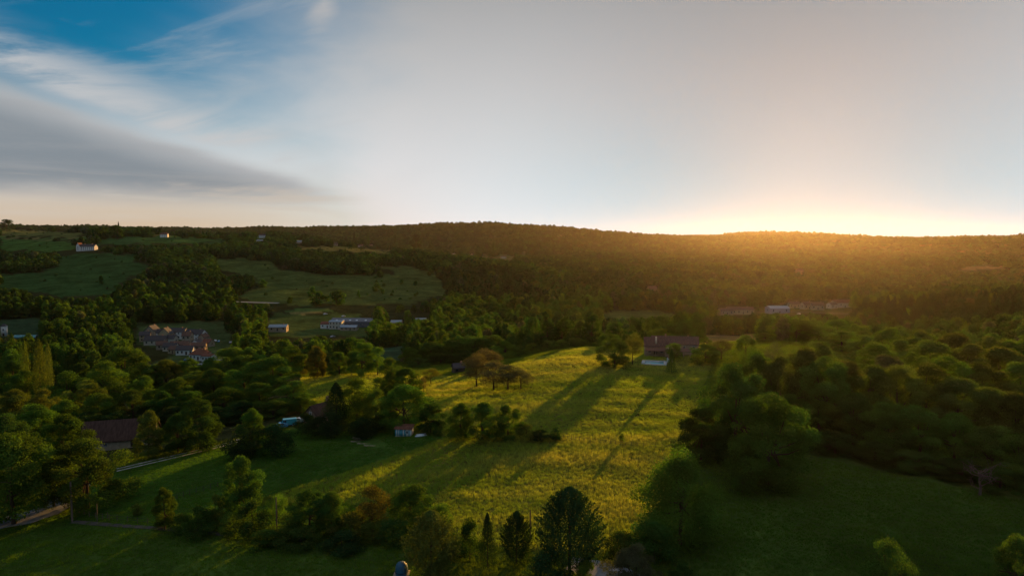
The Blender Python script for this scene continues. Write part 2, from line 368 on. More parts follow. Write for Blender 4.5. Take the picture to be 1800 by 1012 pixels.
def build_ground():
    az = np.concatenate([np.arange(-180, -50, 3.), np.arange(-50, 50, .17), np.arange(50, 180.1, 3.)])
    rr = np.concatenate([[0.5, 6, 14], np.exp(np.linspace(math.log(22), math.log(7000), 400))])
    A, R = np.meshgrid(np.radians(az), rr); Xs, Ys = (np.sin(A) * R).ravel(), (np.cos(A) * R).ravel()
    Z = height(Xs, Ys); V = np.stack([Xs, Ys, Z], 1); na = len(az)
    i = np.arange(len(rr) - 1)[:, None] * na + np.arange(na - 1)[None]; i = i.ravel()
    Q = np.stack([i, i + na, i + na + 1, i + 1], 1)[:, ::-1].copy()
    # make normals point up
    pu, pv, dep = project(V)
    front = (Ys > 20) & (np.abs(A.ravel()) < 1.0)
    col = np.empty((len(V), 4)); col[:] = (.030, .036, .014, 1)          # wood floor and scrub
    near = R.ravel() < 345
    col[near] = (.050, .090, .018, 1)
    far_forest = (R.ravel() > 2300); col[far_forest] = (.034, .048, .022, 1)  # forest colour of the far hills
    jx = 5 * vnoise(Xs, Ys, 22, 31); jy = 2.2 * vnoise(Xs, Ys, 26, 32)
    cl = clearing(Xs, Ys) & (R.ravel() > 600); pt = vnoise(Xs, Ys, 60, 21)[:, None]
    col[cl, :3] = np.where(pt > .5, (.13, .12, .045), np.where(pt > -.3, (.055, .105, .030), (.08, .11, .035)))[cl]
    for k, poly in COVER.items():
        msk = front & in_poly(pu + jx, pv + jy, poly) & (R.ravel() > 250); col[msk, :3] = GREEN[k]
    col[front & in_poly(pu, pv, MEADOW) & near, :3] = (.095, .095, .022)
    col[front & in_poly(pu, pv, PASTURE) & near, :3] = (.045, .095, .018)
    wood = front & near & in_poly(pu, pv, [(0,600),(540,600),(540,740),(400,790),(220,800),(150,850),(0,850)])
    col[wood, :3] = (.035, .042, .016)
    m, nt, out = mat_new('ground_cover'); b = nt.nodes.new('ShaderNodeBsdfDiffuse'); nt.links.new(b.outputs[0], out.inputs[0])
    at = nt.nodes.new('ShaderNodeAttribute'); at.attribute_name = 'cover'
    ge = nt.nodes.new('ShaderNodeNewGeometry'); pos = ge.outputs['Position']
    n1 = noise(nt, pos, .035, 8, .68, .6); n2 = noise(nt, pos, .35, 6, .7)
    fac = n1.step(.3, .7, .45, 1.5, 'LINEAR') * n2.step(.25, .75, .55, 1.4, 'LINEAR')
    c = mixc(nt, 1.0, at.outputs['Color'], comb(nt, fac, fac, fac), 'MULTIPLY')
    c = mixc(nt, n1.step(.52, .72) * .35, c, mixc(nt, 1.0, c, (1.5, 1.15, .9), 'MULTIPLY'))
    nt.links.new(c, b.inputs['Color'])
    bm = nt.nodes.new('ShaderNodeBump'); bm.inputs['Strength'].default_value = 0.5; bm.inputs['Distance'].default_value = .8
    nt.links.new(n2.s, bm.inputs['Height']); nt.links.new(bm.outputs[0], b.inputs['Normal'])
    fr = R.ravel()[Q].mean(1)
    for nm, sel in (('ground', fr < 2200), ('hills', fr >= 2200)):
        q = Q[sel]; used = np.unique(q); remap = np.zeros(len(V), np.int32); remap[used] = np.arange(len(used))
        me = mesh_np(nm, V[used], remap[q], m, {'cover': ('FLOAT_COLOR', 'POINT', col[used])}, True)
        o = link(nm, me); tag(o, kind='structure')
build_ground()

# ------------------------------------------------------------------ plants: shapes to copy from
def quads_at(C, N, size, aspect, r):
    """leaf quads at centres C facing N"""
    n = len(C); N = N / (np.linalg.norm(N, axis=1, keepdims=True) + 1e-9)
    T = np.cross(N, r.normal(size=(n, 3))); T /= np.linalg.norm(T, axis=1, keepdims=True) + 1e-9
    B = np.cross(N, T); s = (size * r.uniform(.6, 1.4, n))[:, None]
    V = np.stack([C - T * s, C + B * s * aspect, C + T * s, C - B * s * aspect], 1).reshape(-1, 3)
    return V, np.arange(n * 4).reshape(-1, 4)
def tube(path, rad, sides=6):
    """tapered tube through points"""
    path = np.asarray(path, float); V = []; Qs = []
    for i, p in enumerate(path):
        t = path[min(i + 1, len(path) - 1)] - path[max(i - 1, 0)]; t /= np.linalg.norm(t) + 1e-9
        a = np.cross(t, [0.31, .95, .05]); a /= np.linalg.norm(a) + 1e-9; b = np.cross(t, a)
        for k in range(sides):
            w = 2 * math.pi * k / sides; V.append(p + (a * math.cos(w) + b * math.sin(w)) * rad[i])
    for i in range(len(path) - 1):
        for k in range(sides):
            Qs.append((i * sides + k, i * sides + (k + 1) % sides, (i + 1) * sides + (k + 1) % sides, (i + 1) * sides + k))
    return np.array(V), np.array(Qs)
def join(parts):
    V, Q, o = [], [], 0
    for v, q in parts: V.append(v); Q.append(q + o); o += len(v)
    return np.vstack(V), np.vstack(Q)

def crown(kind, seed, n, leaf):
    """crown and trunk of a plant one unit high and one unit wide"""
    r = np.random.default_rng(seed); parts = []
    if kind in ('round', 'tall', 'sparse', 'shrub', 'willow'):
        cz, rz, k, cr = {'round': (.57, .43, 62, .112), 'tall': (.55, .45, 62, .105), 'sparse': (.60, .38, 34, .14), 'shrub': (.48, .50, 36, .16), 'willow': (.52, .48, 66, .12)}[kind]
        lob = r.normal(size=(5, 3)); lob /= np.linalg.norm(lob, axis=1, keepdims=True)
        C = []
        lo = {'round': .055, 'tall': .06, 'sparse': .34, 'shrub': .10, 'willow': .14}[kind]; hi_ = 1 - cr * .62
        pk = {'round': .40, 'tall': .34, 'sparse': .50, 'shrub': .35, 'willow': .42}[kind]
        pk *= r.uniform(.8, 1.2); ex = r.uniform(1.25, 1.9); amp = r.uniform(.35, .55)
        while len(C) < k:
            t = r.random(); az_ = r.uniform(0, 2 * math.pi)
            e_ = (t - pk) / ((1 - pk) if t > pk else pk)
            pr = max(1 - abs(e_) ** ex, .0) ** .6 * .38 if t > pk else max(1 - .28 * abs(e_) ** 2, 0) * .38
            d = np.array([math.cos(az_), math.sin(az_), (t - .45) * 1.6]); d /= np.linalg.norm(d)
            bulge = .78 + amp * np.max(np.clip(lob @ d, 0, 1) ** 3) + r.uniform(-.12, .10)
            q = bulge * r.uniform(.06, 1) ** .30 * (1.22 if r.random() < .16 else 1.0)
            C.append((math.cos(az_) * pr * q * 1.09, math.sin(az_) * pr * q * 1.09, lo + (hi_ - lo) * t * (.93 + .07 * bulge) + r.normal(0, .015)))
        C = np.array(C); R = cr * r.uniform(.55, 1.45, k)
        w = R ** 2; idx = r.choice(k, n, p=w / w.sum())
        D = r.normal(size=(n, 3)); D /= np.linalg.norm(D, axis=1, keepdims=True)
        D[:, 2] = np.where(r.random(n) < .55, np.abs(D[:, 2]), D[:, 2])
        rad = R[idx] * (r.uniform(.15, 1.0, n) ** .42) * (1 + r.normal(0, .08, n)); P = C[idx] + D * rad[:, None] * np.array([1.05, 1.05, .85])
        if kind == 'willow': P[:, 2] -= np.abs(r.normal(0, .06, n))
        keep = P[:, 2] > (.03 if kind in ('shrub', 'willow') else .02); P, D, idx = P[keep], D[keep], idx[keep]
        if kind == 'sparse':
            keep = r.random(len(P)) < .75; P, D, idx = P[keep], D[keep], idx[keep]
        Nn = D + r.normal(0, .75, D.shape) + np.array([0, 0, .25])
        Vc, Qc = quads_at(P, Nn, leaf, .7, r)
        var = np.clip(r.random(k)[idx] * .65 + r.random(len(P)) * .35, 0, 1)
        th = .022 if kind != 'shrub' else .012
        tops = C[np.argsort(C[:, 2])[::-1][:18]]
        zb = .38 if kind != 'shrub' else .15
        parts.append(tube([(0, 0, -.03), (.005, 0, .12), (r.normal(0, .01), r.normal(0, .01), zb), (r.normal(0, .02), r.normal(0, .02), .62)], [th * 1.35, th, th * .75, th * .3], 7))
        for c in r.permutation(C)[:9]:
            s = np.array([0, 0, zb * r.uniform(.75, 1.3)]); mid = s * .5 + c * .5 + r.normal(0, .02, 3) + np.array([0, 0, -.02])
            parts.append(tube([s, mid, c], [th * .5, th * .33, th * .1], 5))
    elif kind in ('poplar', 'conifer', 'spruce', 'plume'):
        t = r.random(n) ** (.8 if kind != 'poplar' else 1.0); z = .05 + .95 * t
        prof = {'poplar': lambda s: np.sin(np.pi * np.clip(s * .93 + .09, 0, 1)) ** .55 * .5, 'conifer': lambda s: (1 - s) ** .75 * .50 + .012,
                'spruce': lambda s: (1 - s) ** .9 * .5 + .01, 'plume': lambda s: np.sin(np.pi * np.clip(s * .80 + .2, 0, 1)) ** .7 * .46 + .01}[kind](t)
        ph = r.uniform(0, 2 * math.pi, n)
        k = {'poplar': 9, 'conifer': 13, 'spruce': 11, 'plume': 17}[kind]
        if kind == 'spruce': lobe = .68 + .32 * (((z * 15) % 1.0) ** .6)[::1]
        else: lobe = .80 + .20 * np.sin(ph * k + z * 9 + np.sin(z * 23 + seed)) + .12 * np.sin(ph * 3 + z * 17 + seed)
        q = prof * lobe * (r.uniform(.1, 1, n) ** .35)
        P = np.stack([np.cos(ph) * q, np.sin(ph) * q, z - (0 if kind == 'spruce' else 0)], 1)
        if kind == 'plume':      # upswept plumes that fan outward
            nb = 150; bp = r.uniform(0, 2 * math.pi, nb); bt = r.random(nb); i = r.integers(0, nb, n); s = r.random(n) ** .7
            b0 = .04 + bt[i] * .72; rr_ = .06 + .42 * np.sin(np.pi * (.22 + .72 * bt[i])); ln = .22 * (1.05 - .25 * bt[i])
            q = rr_ * (.35 + .65 * s); z = b0 + ln * s + .02; jit = r.normal(0, .022 * (1.15 - s)[:, None], (n, 3))
            pl = np.stack([np.cos(bp[i]) * q, np.sin(bp[i]) * q, z], 1) + jit; pl[:, 2] = np.clip(pl[:, 2], .02, 1.05); use = r.random(n) < .5; P[use] = pl[use]
        D = np.stack([np.cos(ph), np.sin(ph), np.full(n, .5)], 1)
        Vc, Qc = quads_at(P, D + r.normal(0, .7, D.shape), leaf, .45, r)
        var = np.clip(.3 + .5 * r.random(n) + .25 * (q / (prof + 1e-3) - .6), 0, 1)
        parts.append(tube([(0, 0, -.03), (0, 0, .4), (0, 0, .97)], [.026, .018, .003], 7))
    Vt, Qt = join(parts)
    cm = mesh_np('crown_' + kind, Vc, Qc, M['needle'] if kind in ('conifer', 'spruce', 'plume') else M['leaf'], {'leaf': ('FLOAT', 'FACE', var)})
    tm = mesh_np('trunk_' + kind, Vt, Qt, M['bark'], None, True)
    return tm, cm
HI = {'round': [crown('round', 10 + i, 33000, .0100) for i in range(6)], 'tall': [crown('tall', 30 + i, 32000, .0100) for i in range(3)],
      'willow': [crown('willow', 40, 30000, .0095)], 'sparse': [crown('sparse', 50 + i, 12000, .0115) for i in range(3)],
      'shrub': [crown('shrub', 60 + i, 6000, .02) for i in range(4)], 'poplar': [crown('poplar', 70 + i, 7000, .016) for i in range(2)],
      'conifer': [crown('conifer', 80 + i, 9000, .014) for i in range(2)], 'spruce': [crown('spruce', 85, 10000, .014)], 'plume': [crown('plume', 90 + i, 22000, .0135) for i in range(2)]}
MID = {'round': [crown('round', 110 + i, 3200, .028) for i in range(5)], 'tall': [crown('tall', 130 + i, 3200, .028) for i in range(3)],
       'conifer': [crown('conifer', 140, 1800, .03)], 'poplar': [crown('poplar', 150, 2000, .03)], 'shrub': [crown('shrub', 160 + i, 1500, .045) for i in range(2)], 'sparse': [crown('sparse', 165, 1800, .025)]}
LOW = {'round': [crown('round', 210 + i, 520, .075) for i in range(4)], 'tall': [crown('tall', 230 + i, 520, .075) for i in range(2)], 'conifer': [crown('conifer', 240, 320, .07)]}

GREENS = {'mid': (0.056, 0.099, 0.020), 'dark': (0.037, 0.072, 0.018), 'deep': (0.022, 0.045, 0.016), 'bright': (0.078, 0.126, 0.021), 'olive': (0.074, 0.097, 0.024), 'blue': (0.036, 0.066, 0.034),
          'brown': (.092, .084, .046), 'orange': (.098, .096, .024), 'grey': (0.074, 0.084, 0.046)}
def plant(name, kind, pos, h, w, tint, label, group=None, lod=None, cat='tree', rz=None, tw=None):
    src = lod or HI
    tm, cm = random.choice(src[kind])
    e = empty(name, tuple(pos), random.uniform(0, 6.28) if rz is None else rz, label, cat, group)
    c = link('crown', cm, e); t = link('trunk', tm, e)
    g = np.array(GREENS[tint]) * random.uniform(.88, 1.14)
    c.color = (g[0] * random.uniform(.92, 1.12), g[1], g[2] * random.uniform(.85, 1.1), 1)
    for o in (c, t): o.scale = (w, w * random.uniform(.92, 1.08), h)
    TREES.append((pos[0], pos[1], w * .5, h))
    return e
TREES = []

# ------------------------------------------------------------------ roads and paths
def ribbon(name, pts, width, mat, lift=.07, dense=1.2, label=None):
    P = np.array([ground_at(*p)[:2] for p in pts]); seg = np.linalg.norm(np.diff(P, axis=0), axis=1); s = np.concatenate([[0], np.cumsum(seg)])
    k = max(6, int(s[-1] / dense)); t = np.linspace(0, s[-1], k)
    # smooth the polyline
    c = np.stack([np.interp(t, s, P[:, 0]), np.interp(t, s, P[:, 1])], 1)
    for _ in range(12): c[1:-1] = (c[:-2] + 2 * c[1:-1] + c[2:]) / 4
    d = np.gradient(c, axis=0); d /= np.linalg.norm(d, axis=1, keepdims=True) + 1e-9; nn = np.stack([-d[:, 1], d[:, 0]], 1)
    w = width * (1 + .10 * np.sin(t / 3.1) + .06 * np.sin(t * 1.7))
    rows = []
    for f in (-.5, -.25, 0, .25, .5):
        q = c + nn * (w * f)[:, None]; rows.append(np.stack([q[:, 0], q[:, 1], height(q[:, 0], q[:, 1]) + lift + (.04 if f == 0 else 0)], 1))
    V = np.stack(rows, 1).reshape(-1, 3); i = np.arange(k - 1)[:, None] * 5 + np.arange(4)[None]; i = i.ravel()
    o = link(name, mesh_np(name, V, np.stack([i, i + 5, i + 6, i + 1], 1), mat, None, True)); tag(o, label, kind='structure')
    ROADS.append((c, width)); return o
ROADS = []
ribbon('lane', [(0, 918), (50, 912), (85, 900), (112, 878), (121, 855)], 7.5, M['asphalt'])
ribbon('lane', [(128, 917), (230, 925), (330, 932), (400, 940)], 1.3, M['road'])
ribbon('lane', [(1000, 991), (1050, 999), (1100, 1012), (1140, 1032)], 5.0, M['asphalt'])
ribbon('track', [(205, 824), (300, 802), (392, 781), (440, 765)], .95, M['gravel'])
ribbon('track', [(205, 828), (300, 806), (394, 784), (442, 768)], .95, M['gravel'])
ribbon('road', [(1255, 548), (1330, 547), (1420, 549), (1500, 552)], 4.5, M['road'], .3, 8)
ribbon('road', [(1235, 594), (1290, 590), (1335, 592)], 3.0, M['road'], .15, 3)
ribbon('road', [(230, 444), (262, 444), (290, 447)], 5, M['straw'], .4, 6)
ribbon('road', [(395, 530), (440, 531), (490, 533)], 5, M['gravel'], .4, 6)
ribbon('road', [(323, 640), (352, 642), (385, 632)], 5, M['asphalt'], .2, 3)

# ------------------------------------------------------------------ trees one by one: kind, u, v of the top, v of the foot (or -distance), width in the photograph
def T(name, kind, u, vt, base, wpx, tint, label, group=None, lod=None, cat='tree'):
    if base > 0: p = ground_at(u, base)
    else:
        d = ray(u, vt); Y = -base; p = np.array([d[0] * Y / d[1], Y, 0]); p[2] = H(p[0], p[1])
    top = at_y(u, vt, p[1])[2]; h = max(top - p[2], 1.2); dep = project(p)[2][0]
    return plant(name, kind, p, h * 1.06, wpx * dep / 1200, tint, label, group, lod, cat)
HEDGE = 'trees and bushes of the hedgerow along the lane'
for a in [
 ('broadleaf_tree','tall',422,805,917,84,'mid','tallest tree of the hedgerow, oval crown catching light, left of centre'),
 ('broadleaf_tree','tall',290,862,930,48,'mid','small upright tree on the lane verge near the tall utility pole'),
 ('bush','shrub',241,887,906,19,'olive','tiny round bush alone in the pasture near the lane junction'),
 ('bush','shrub',350,892,942,58,'dark','low dark bush left of the tallest hedgerow tree'),
 ('bush','shrub',380,872,930,34,'olive','slim sunlit bush against the left flank of the tallest hedgerow tree'),
 ('bush','shrub',443,884,948,58,'dark','dark bush at the foot of the tallest hedgerow tree'),
 ('broadleaf_tree','sparse',487,872,934,40,'bright','thin bright tree wrapped round the slender hedgerow pole'),
 ('broadleaf_tree','round',545,864,938,74,'dark','dark round hedgerow tree just right of the slender pole'),
 ('broadleaf_tree','round',583,868,936,60,'mid','green tree leaning out to the right of the dark round hedgerow tree'),
 ('bush','shrub',618,903,948,58,'olive','low scrubby bush between the dark round tree and the orange tree'),
 ('broadleaf_tree','sparse',655,863,935,76,'orange','orange brown thin leaved tree in the hedgerow'),
 ('broadleaf_tree','round',728,857,932,92,'mid','broad hedgerow tree with bright right edge behind the plumed cypress'),
 ('bush','shrub',772,890,935,50,'bright','bright bush at the right end of the broad hedgerow tree'),
 ('bush','shrub',690,915,955,55,'dark','dark scrub under the orange tree and the broad tree'),
 ('bush','shrub',530,930,962,70,'dark','low dark thicket on the bank below the slender pole'),
 ('bush','shrub',600,938,968,80,'deep','long low thicket along the bank above the near field'),
 ('bush','shrub',470,932,960,50,'dark','low thicket between the dark bush and the slender pole'),
 ('bush','shrub',505,905,945,48,'mid','round bush just right of the slender hedgerow pole'),
 ('bush','shrub',655,918,950,60,'olive','low sunlit bush in front of the orange tree trunk'),
 ('bush','shrub',318,905,936,40,'mid','small bush right of the small upright verge tree'),
 ('bush','shrub',800,940,975,50,'dark','low shrub between the feathery cypress and the dark rounded shrub'),
 ('bush','shrub',405,905,945,40,'mid','bush under the left side of the tallest hedgerow tree'),
 ('cypress','plume',758,903,1012,118,'olive','feathery upswept cypress beside the blue domed tank'),
 ('bush','shrub',826,917,985,42,'dark','dark rounded shrub right of the feathery cypress'),
 ('conifer','conifer',857,906,995,44,'deep','narrow pointed dark conifer between shrub and round conifer'),
 ('conifer','plume',908,903,990,64,'deep','compact blackish conifer left of the short wooden pole'),
 ('cypress','plume',1001,864,1010,130,'deep','large dark cypress with broad base at the meadow foot'),
 ('bush','shrub',962,975,1030,80,'deep','dark low bush at the foot of the large dark cypress'),
 ('bush','shrub',1032,990,1040,46,'bright','glowing backlit bush at bottom edge by the asphalt lane'),
 ('broadleaf_tree','round',1116,965,1050,92,'grey','round greyish tree at bottom edge right of the lane'),
 ('willow','willow',1195,803,955,140,'mid','big drooping willow at the right foot of the sunlit meadow'),
 ('bush','shrub',1150,920,985,80,'dark','dark shrub under the left skirt of the big willow'),
 ('bush','shrub',1090,938,978,60,'dark','low dark scrub between the large cypress and the willow'),
 ('bush','shrub',1305,808,865,44,'dark','solitary dark bush behind the willow on the shaded slope'),
 ('bush','shrub',1200,988,1035,50,'dark','small shrub at the bottom edge below the willow'),
 ('broadleaf_tree','sparse',1555,960,1060,92,'mid','small thin tree at bottom edge in the shaded right field'),
 ('broadleaf_tree','round',1782,948,1060,84,'mid','round tree in the bottom right corner of the view'),
 ('broadleaf_tree','round',25,768,920,150,'mid','big rounded tree cut by the left edge beside the lane'),
 ('broadleaf_tree','round',155,772,893,125,'mid','big tree with sunlit right flank in front of the long barn'),
 ('broadleaf_tree','tall',108,735,-158,95,'mid','tree rising behind the big pair at the lane junction'),
 ('broadleaf_tree','round',95,800,890,80,'dark','dark tree in the gap between the big pair beside the lane'),
 ('broadleaf_tree','tall',262,726,803,58,'olive','tree with visible trunk at the right end of the long barn'),
 ('broadleaf_tree','round',313,732,795,56,'dark','dark tree with bare lower trunk beside the farm track'),
 ('broadleaf_tree','round',352,705,790,76,'dark','broad dark tree at the bend of the farm track'),
 ('broadleaf_tree','tall',445,722,800,56,'mid','pointed tree rising out of the dark thicket by the pasture'),
 ('bush','shrub',428,752,804,70,'deep','left half of the dark thicket at the top of the pasture'),
 ('bush','shrub',485,748,800,72,'deep','right half of the dark thicket at the top of the pasture'),
 ('conifer','conifer',592,677,760,74,'deep','blackish pointed conifer at the left of the garden tree clump'),
 ('broadleaf_tree','round',628,673,752,80,'bright','bright rounded tree next to the blackish pointed conifer'),
 ('broadleaf_tree','round',662,690,751,56,'mid','middle tree of the clump behind the vegetable beds'),
 ('broadleaf_tree','round',710,681,753,100,'mid','broadest tree of the clump, right behind the turquoise shed'),
 ('broadleaf_tree','round',757,709,760,52,'dark','dark small tree at the right end of the shed clump'),
 ('bush','shrub',560,735,765,50,'deep','dark shrubs beside the half hidden brown gable'),
 ('bush','shrub',582,726,768,44,'deep','dark shrub hiding the right corner of the brown gable'),
 ('bush','shrub',537,728,760,34,'deep','dark shrub between the parked van and the brown gable'),
 ('bush','shrub',640,738,768,60,'deep','dark hedge behind the vegetable beds'),
 ('broadleaf_tree','round',685,635,694,58,'mid','left of the two rounded trees standing alone on the upper meadow'),
 ('broadleaf_tree','round',713,648,698,56,'mid','right of the two rounded trees standing alone on the upper meadow'),
 ('broadleaf_tree','tall',810,711,769,60,'mid','first of the three egg shaped trees on the field boundary'),
 ('broadleaf_tree','tall',847,711,772,70,'mid','second of the three egg shaped trees on the field boundary'),
 ('broadleaf_tree','tall',893,714,772,60,'mid','third of the three egg shaped trees on the field boundary'),
 ('bush','shrub',925,747,772,34,'olive','bush next to the third egg shaped boundary tree'),
 ('bush','shrub',950,757,774,44,'deep','low dark hedge piece along the field boundary'),
 ('bush','shrub',978,753,775,22,'deep','round dark bush ending the boundary hedge'),
 ('broadleaf_tree','sparse',1094,763,781,14,'bright','tiny sapling by the wire fence across the meadow'),
 ('conifer','spruce',1180,616,658,24,'dark','lone pointed spruce on the lawn beside the swimming pool'),
 ('broadleaf_tree','round',1080,597,645,60,'mid','dense round tree left of the farmhouse and pool'),
 ('broadleaf_tree','sparse',1112,590,640,38,'orange','rusty brown thin tree at the left gable of the farmhouse'),
 ('broadleaf_tree','round',1068,587,-300,50,'bright','yellow green tree behind the dense round tree by the farmhouse'),
 ('broadleaf_tree','round',1100,588,-300,34,'mid','small green tree peeping out behind the rusty tree'),
 ('broadleaf_tree','round',1160,577,-320,62,'bright','yellow green tree behind the farmhouse roof ridge'),
 ('broadleaf_tree','round',1205,569,-310,48,'dark','dark domed tree behind the right half of the farmhouse roof'),
 ('bush','shrub',1186,604,-262,28,'bright','bright climbing shrub against the front of the farmhouse'),
 ('broadleaf_tree','round',1240,606,637,54,'mid','rounded tree at the right end of the farmhouse'),
 ('broadleaf_tree','sparse',1268,599,632,40,'brown','reddish brown tree right of the farmhouse'),
 ('bush','shrub',1226,628,642,18,'bright','small glowing shrub on the lawn right of the farmhouse'),
 ('broadleaf_tree','round',1310,592,630,42,'bright','bright tree by the drive right of the farmhouse'),
 ('broadleaf_tree','sparse',1242,594,-290,22,'mid','thin tree standing between farmhouse and pale field'),
 ('broadleaf_tree','sparse',1358,610,-200,46,'grey','bare stemmed thin tree standing out above the right wood'),
 ('broadleaf_tree','sparse',1322,618,-205,50,'mid','open crowned tree at the top corner of the right wood'),
 ('broadleaf_tree','round',1350,699,852,140,'mid','green domed tree standing proud in front of the right wood'),
 ('broadleaf_tree','round',1232,718,808,84,'dark','dark round tree at the meadow corner of the right wood'),
 ('broadleaf_tree','round',1292,648,800,130,'dark','tall dark tree at the left end of the right wood'),
]: T(*a[:5], a[5] * (1.05 if a[1] != 'plume' else 1.0), *a[6:], group=HEDGE if (a[4] > 895 and a[2] < 800) else None, cat={'bush': 'bush', 'conifer': 'conifer', 'cypress': 'cypress'}.get(a[0], 'tree'))

g = 'poplars above the left wood'
T('poplar_tree','poplar',42,603,-250,18,'olive','leftmost slim poplar standing above the left wood',g)
T('poplar_tree','poplar',67,601,-245,27,'olive','tallest and widest poplar standing above the left wood',g)
T('poplar_tree','poplar',83,606,-252,17,'olive','right hand slim poplar standing above the left wood',g)
g = 'row of trees along the upper meadow edge'
for u, vt, vb, w, k, t, l in [(512,608,662,62,'round','mid','dark wide tree starting the row on the upper meadow edge'),(558,612,664,44,'round','orange','golden tree second in the row on the upper meadow edge'),
    (597,621,659,44,'round','mid','low soft tree third in the row on the upper meadow edge'),(636,601,660,56,'round','mid','tallest tree of the row on the upper meadow edge'),
    (664,614,660,40,'sparse','bright','thin feathery tree ending the row on the upper meadow edge'),(478,618,662,46,'round','dark','tree half hidden at the left start of the row'),
    (618,630,660,22,'sparse','mid','slender tree squeezed between the low soft tree and the tallest')]:
    T('broadleaf_tree', k, u, vt, vb, w, t, l, g)
g = 'brownish orchard trees below the hedge'
for u, vt, vb, w, t, l in [(838,627,680,50,'brown','left orchard tree with pinkish brown leaves'),(868,640,686,60,'brown','front orchard tree with pinkish brown leaves'),
    (893,645,684,54,'grey','greyish brown orchard tree second from the right'),(915,652,684,42,'brown','rightmost pinkish brown orchard tree by the earth bank'),
    (858,618,668,54,'brown','rear orchard tree with the highest pinkish brown crown'),(757,650,675,28,'orange','small rusty tree right of the twin rounded trees'),(745,665,690,20,'brown','rust coloured shrubby tree touching the twin rounded trees')]:
    T('orchard_tree', 'sparse', u, vt, vb, w * 1.25, t, l, g)
g = 'tall hedge behind the upper meadow'
for i, (u, vt, Y, w, t) in enumerate([(722,612,-330,44,'mid'),(757,604,-340,62,'dark'),(795,598,-345,70,'mid'),(832,594,-345,76,'mid'),(866,592,-345,70,'mid'),(888,602,-330,50,'bright'),(775,622,-325,60,'dark'),(815,618,-325,60,'dark'),(735,630,-310,44,'dark')]):
    T('broadleaf_tree','round',u,vt,Y,w,t,['leftmost low tree of the tall hedge behind the orchard','second tree from the left on the skyline of the tall hedge','third tree from the left on the skyline of the tall hedge','fourth tree from the left on the skyline of the tall hedge','highest tree of the tall hedge above the brown orchard','bright tree at the right end of the tall hedge','dark lower tree in front of the tall hedge, left of orchard','dark lower tree in front of the tall hedge, touching the orchard','low dark tree by the twin rounded trees, front of tall hedge'][i],g)
g = 'bushes lining the far crest of the meadow'
for i, (u, vt, vb, w) in enumerate([(912,608,-318,32),(936,604,-322,30),(962,600,-325,32),(988,598,-328,30),(1010,594,-330,30),(1026,598,-330,22)]):
    T('bush','shrub',u,vt,vb,w,'bright' if i % 2 else 'mid',['first','second','third','fourth','fifth','sixth'][i] + ' bush from the left on the far crest of the meadow',g,cat='bush')

# left wood: crowns one behind the other (u, top, distance, width, tint)
LW = [(215,614,300,96,'mid'),(20,628,300,60,'dark'),(120,660,245,84,'mid'),(185,642,262,80,'bright'),(250,664,240,56,'bright'),(290,636,290,66,'olive'),(345,652,268,74,'mid'),(402,616,310,84,'bright'),
 (436,612,318,60,'bright'),(428,648,262,84,'mid'),(478,630,262,104,'mid'),(516,672,222,74,'mid'),(455,676,224,80,'mid'),(392,684,220,80,'dark'),(332,688,218,66,'dark'),(288,690,214,60,'dark'),(232,692,212,80,'dark'),
 (172,694,208,74,'mid'),(62,716,185,92,'mid'),(18,690,205,80,'olive'),(112,706,196,74,'mid'),(40,655,250,70,'dark'),(150,668,232,60,'olive'),(310,668,242,60,'mid'),(375,650,262,60,'mid'),(10,735,172,90,'dark'),
 (200,725,198,60,'deep'),(300,715,204,56,'deep'),(380,715,204,70,'deep'),(425,705,208,60,'deep'),(480,705,208,60,'dark'),(528,700,212,50,'dark'),(150,725,196,70,'deep'),(75,690,214,60,'olive'),(255,640,285,60,'dark'),(330,632,300,50,'mid'),(370,632,300,50,'mid'),(140,640,275,60,'dark'),(90,640,272,50,'dark')]
order = sorted(range(len(LW)), key=lambda i: LW[i][0])
RANK = ['front','middle','rear']
ORD = ['first','second','third','fourth','fifth','sixth','seventh','eighth','ninth','tenth','eleventh','twelfth','thirteenth','fourteenth','fifteenth','sixteenth','seventeenth','eighteenth','nineteenth','twentieth','twenty first','twenty second','twenty third','twenty fourth']
LOOK = {'mid': 'green', 'dark': 'dark green', 'deep': 'blackish', 'bright': 'bright green', 'olive': 'olive green', 'orange': 'orange tinged', 'grey': 'greyish', 'blue': 'bluish dark', 'brown': 'brown'}
for i in order:
    u, vt, Y, w, t = LW[i]
    row = 0 if Y < 215 else 1 if Y < 262 else 2
    same = [j for j in order if (0 if LW[j][2] < 215 else 1 if LW[j][2] < 262 else 2) == row]; k = same.index(i) + 1
    T('broadleaf_tree', random.choice(['round', 'round', 'tall']), u, vt, -Y, w * 1.08, t, f'{LOOK[t]} tree, {ORD[k-1]} from the left in the {RANK[row]} row of the left wood', 'trees of the left wood')
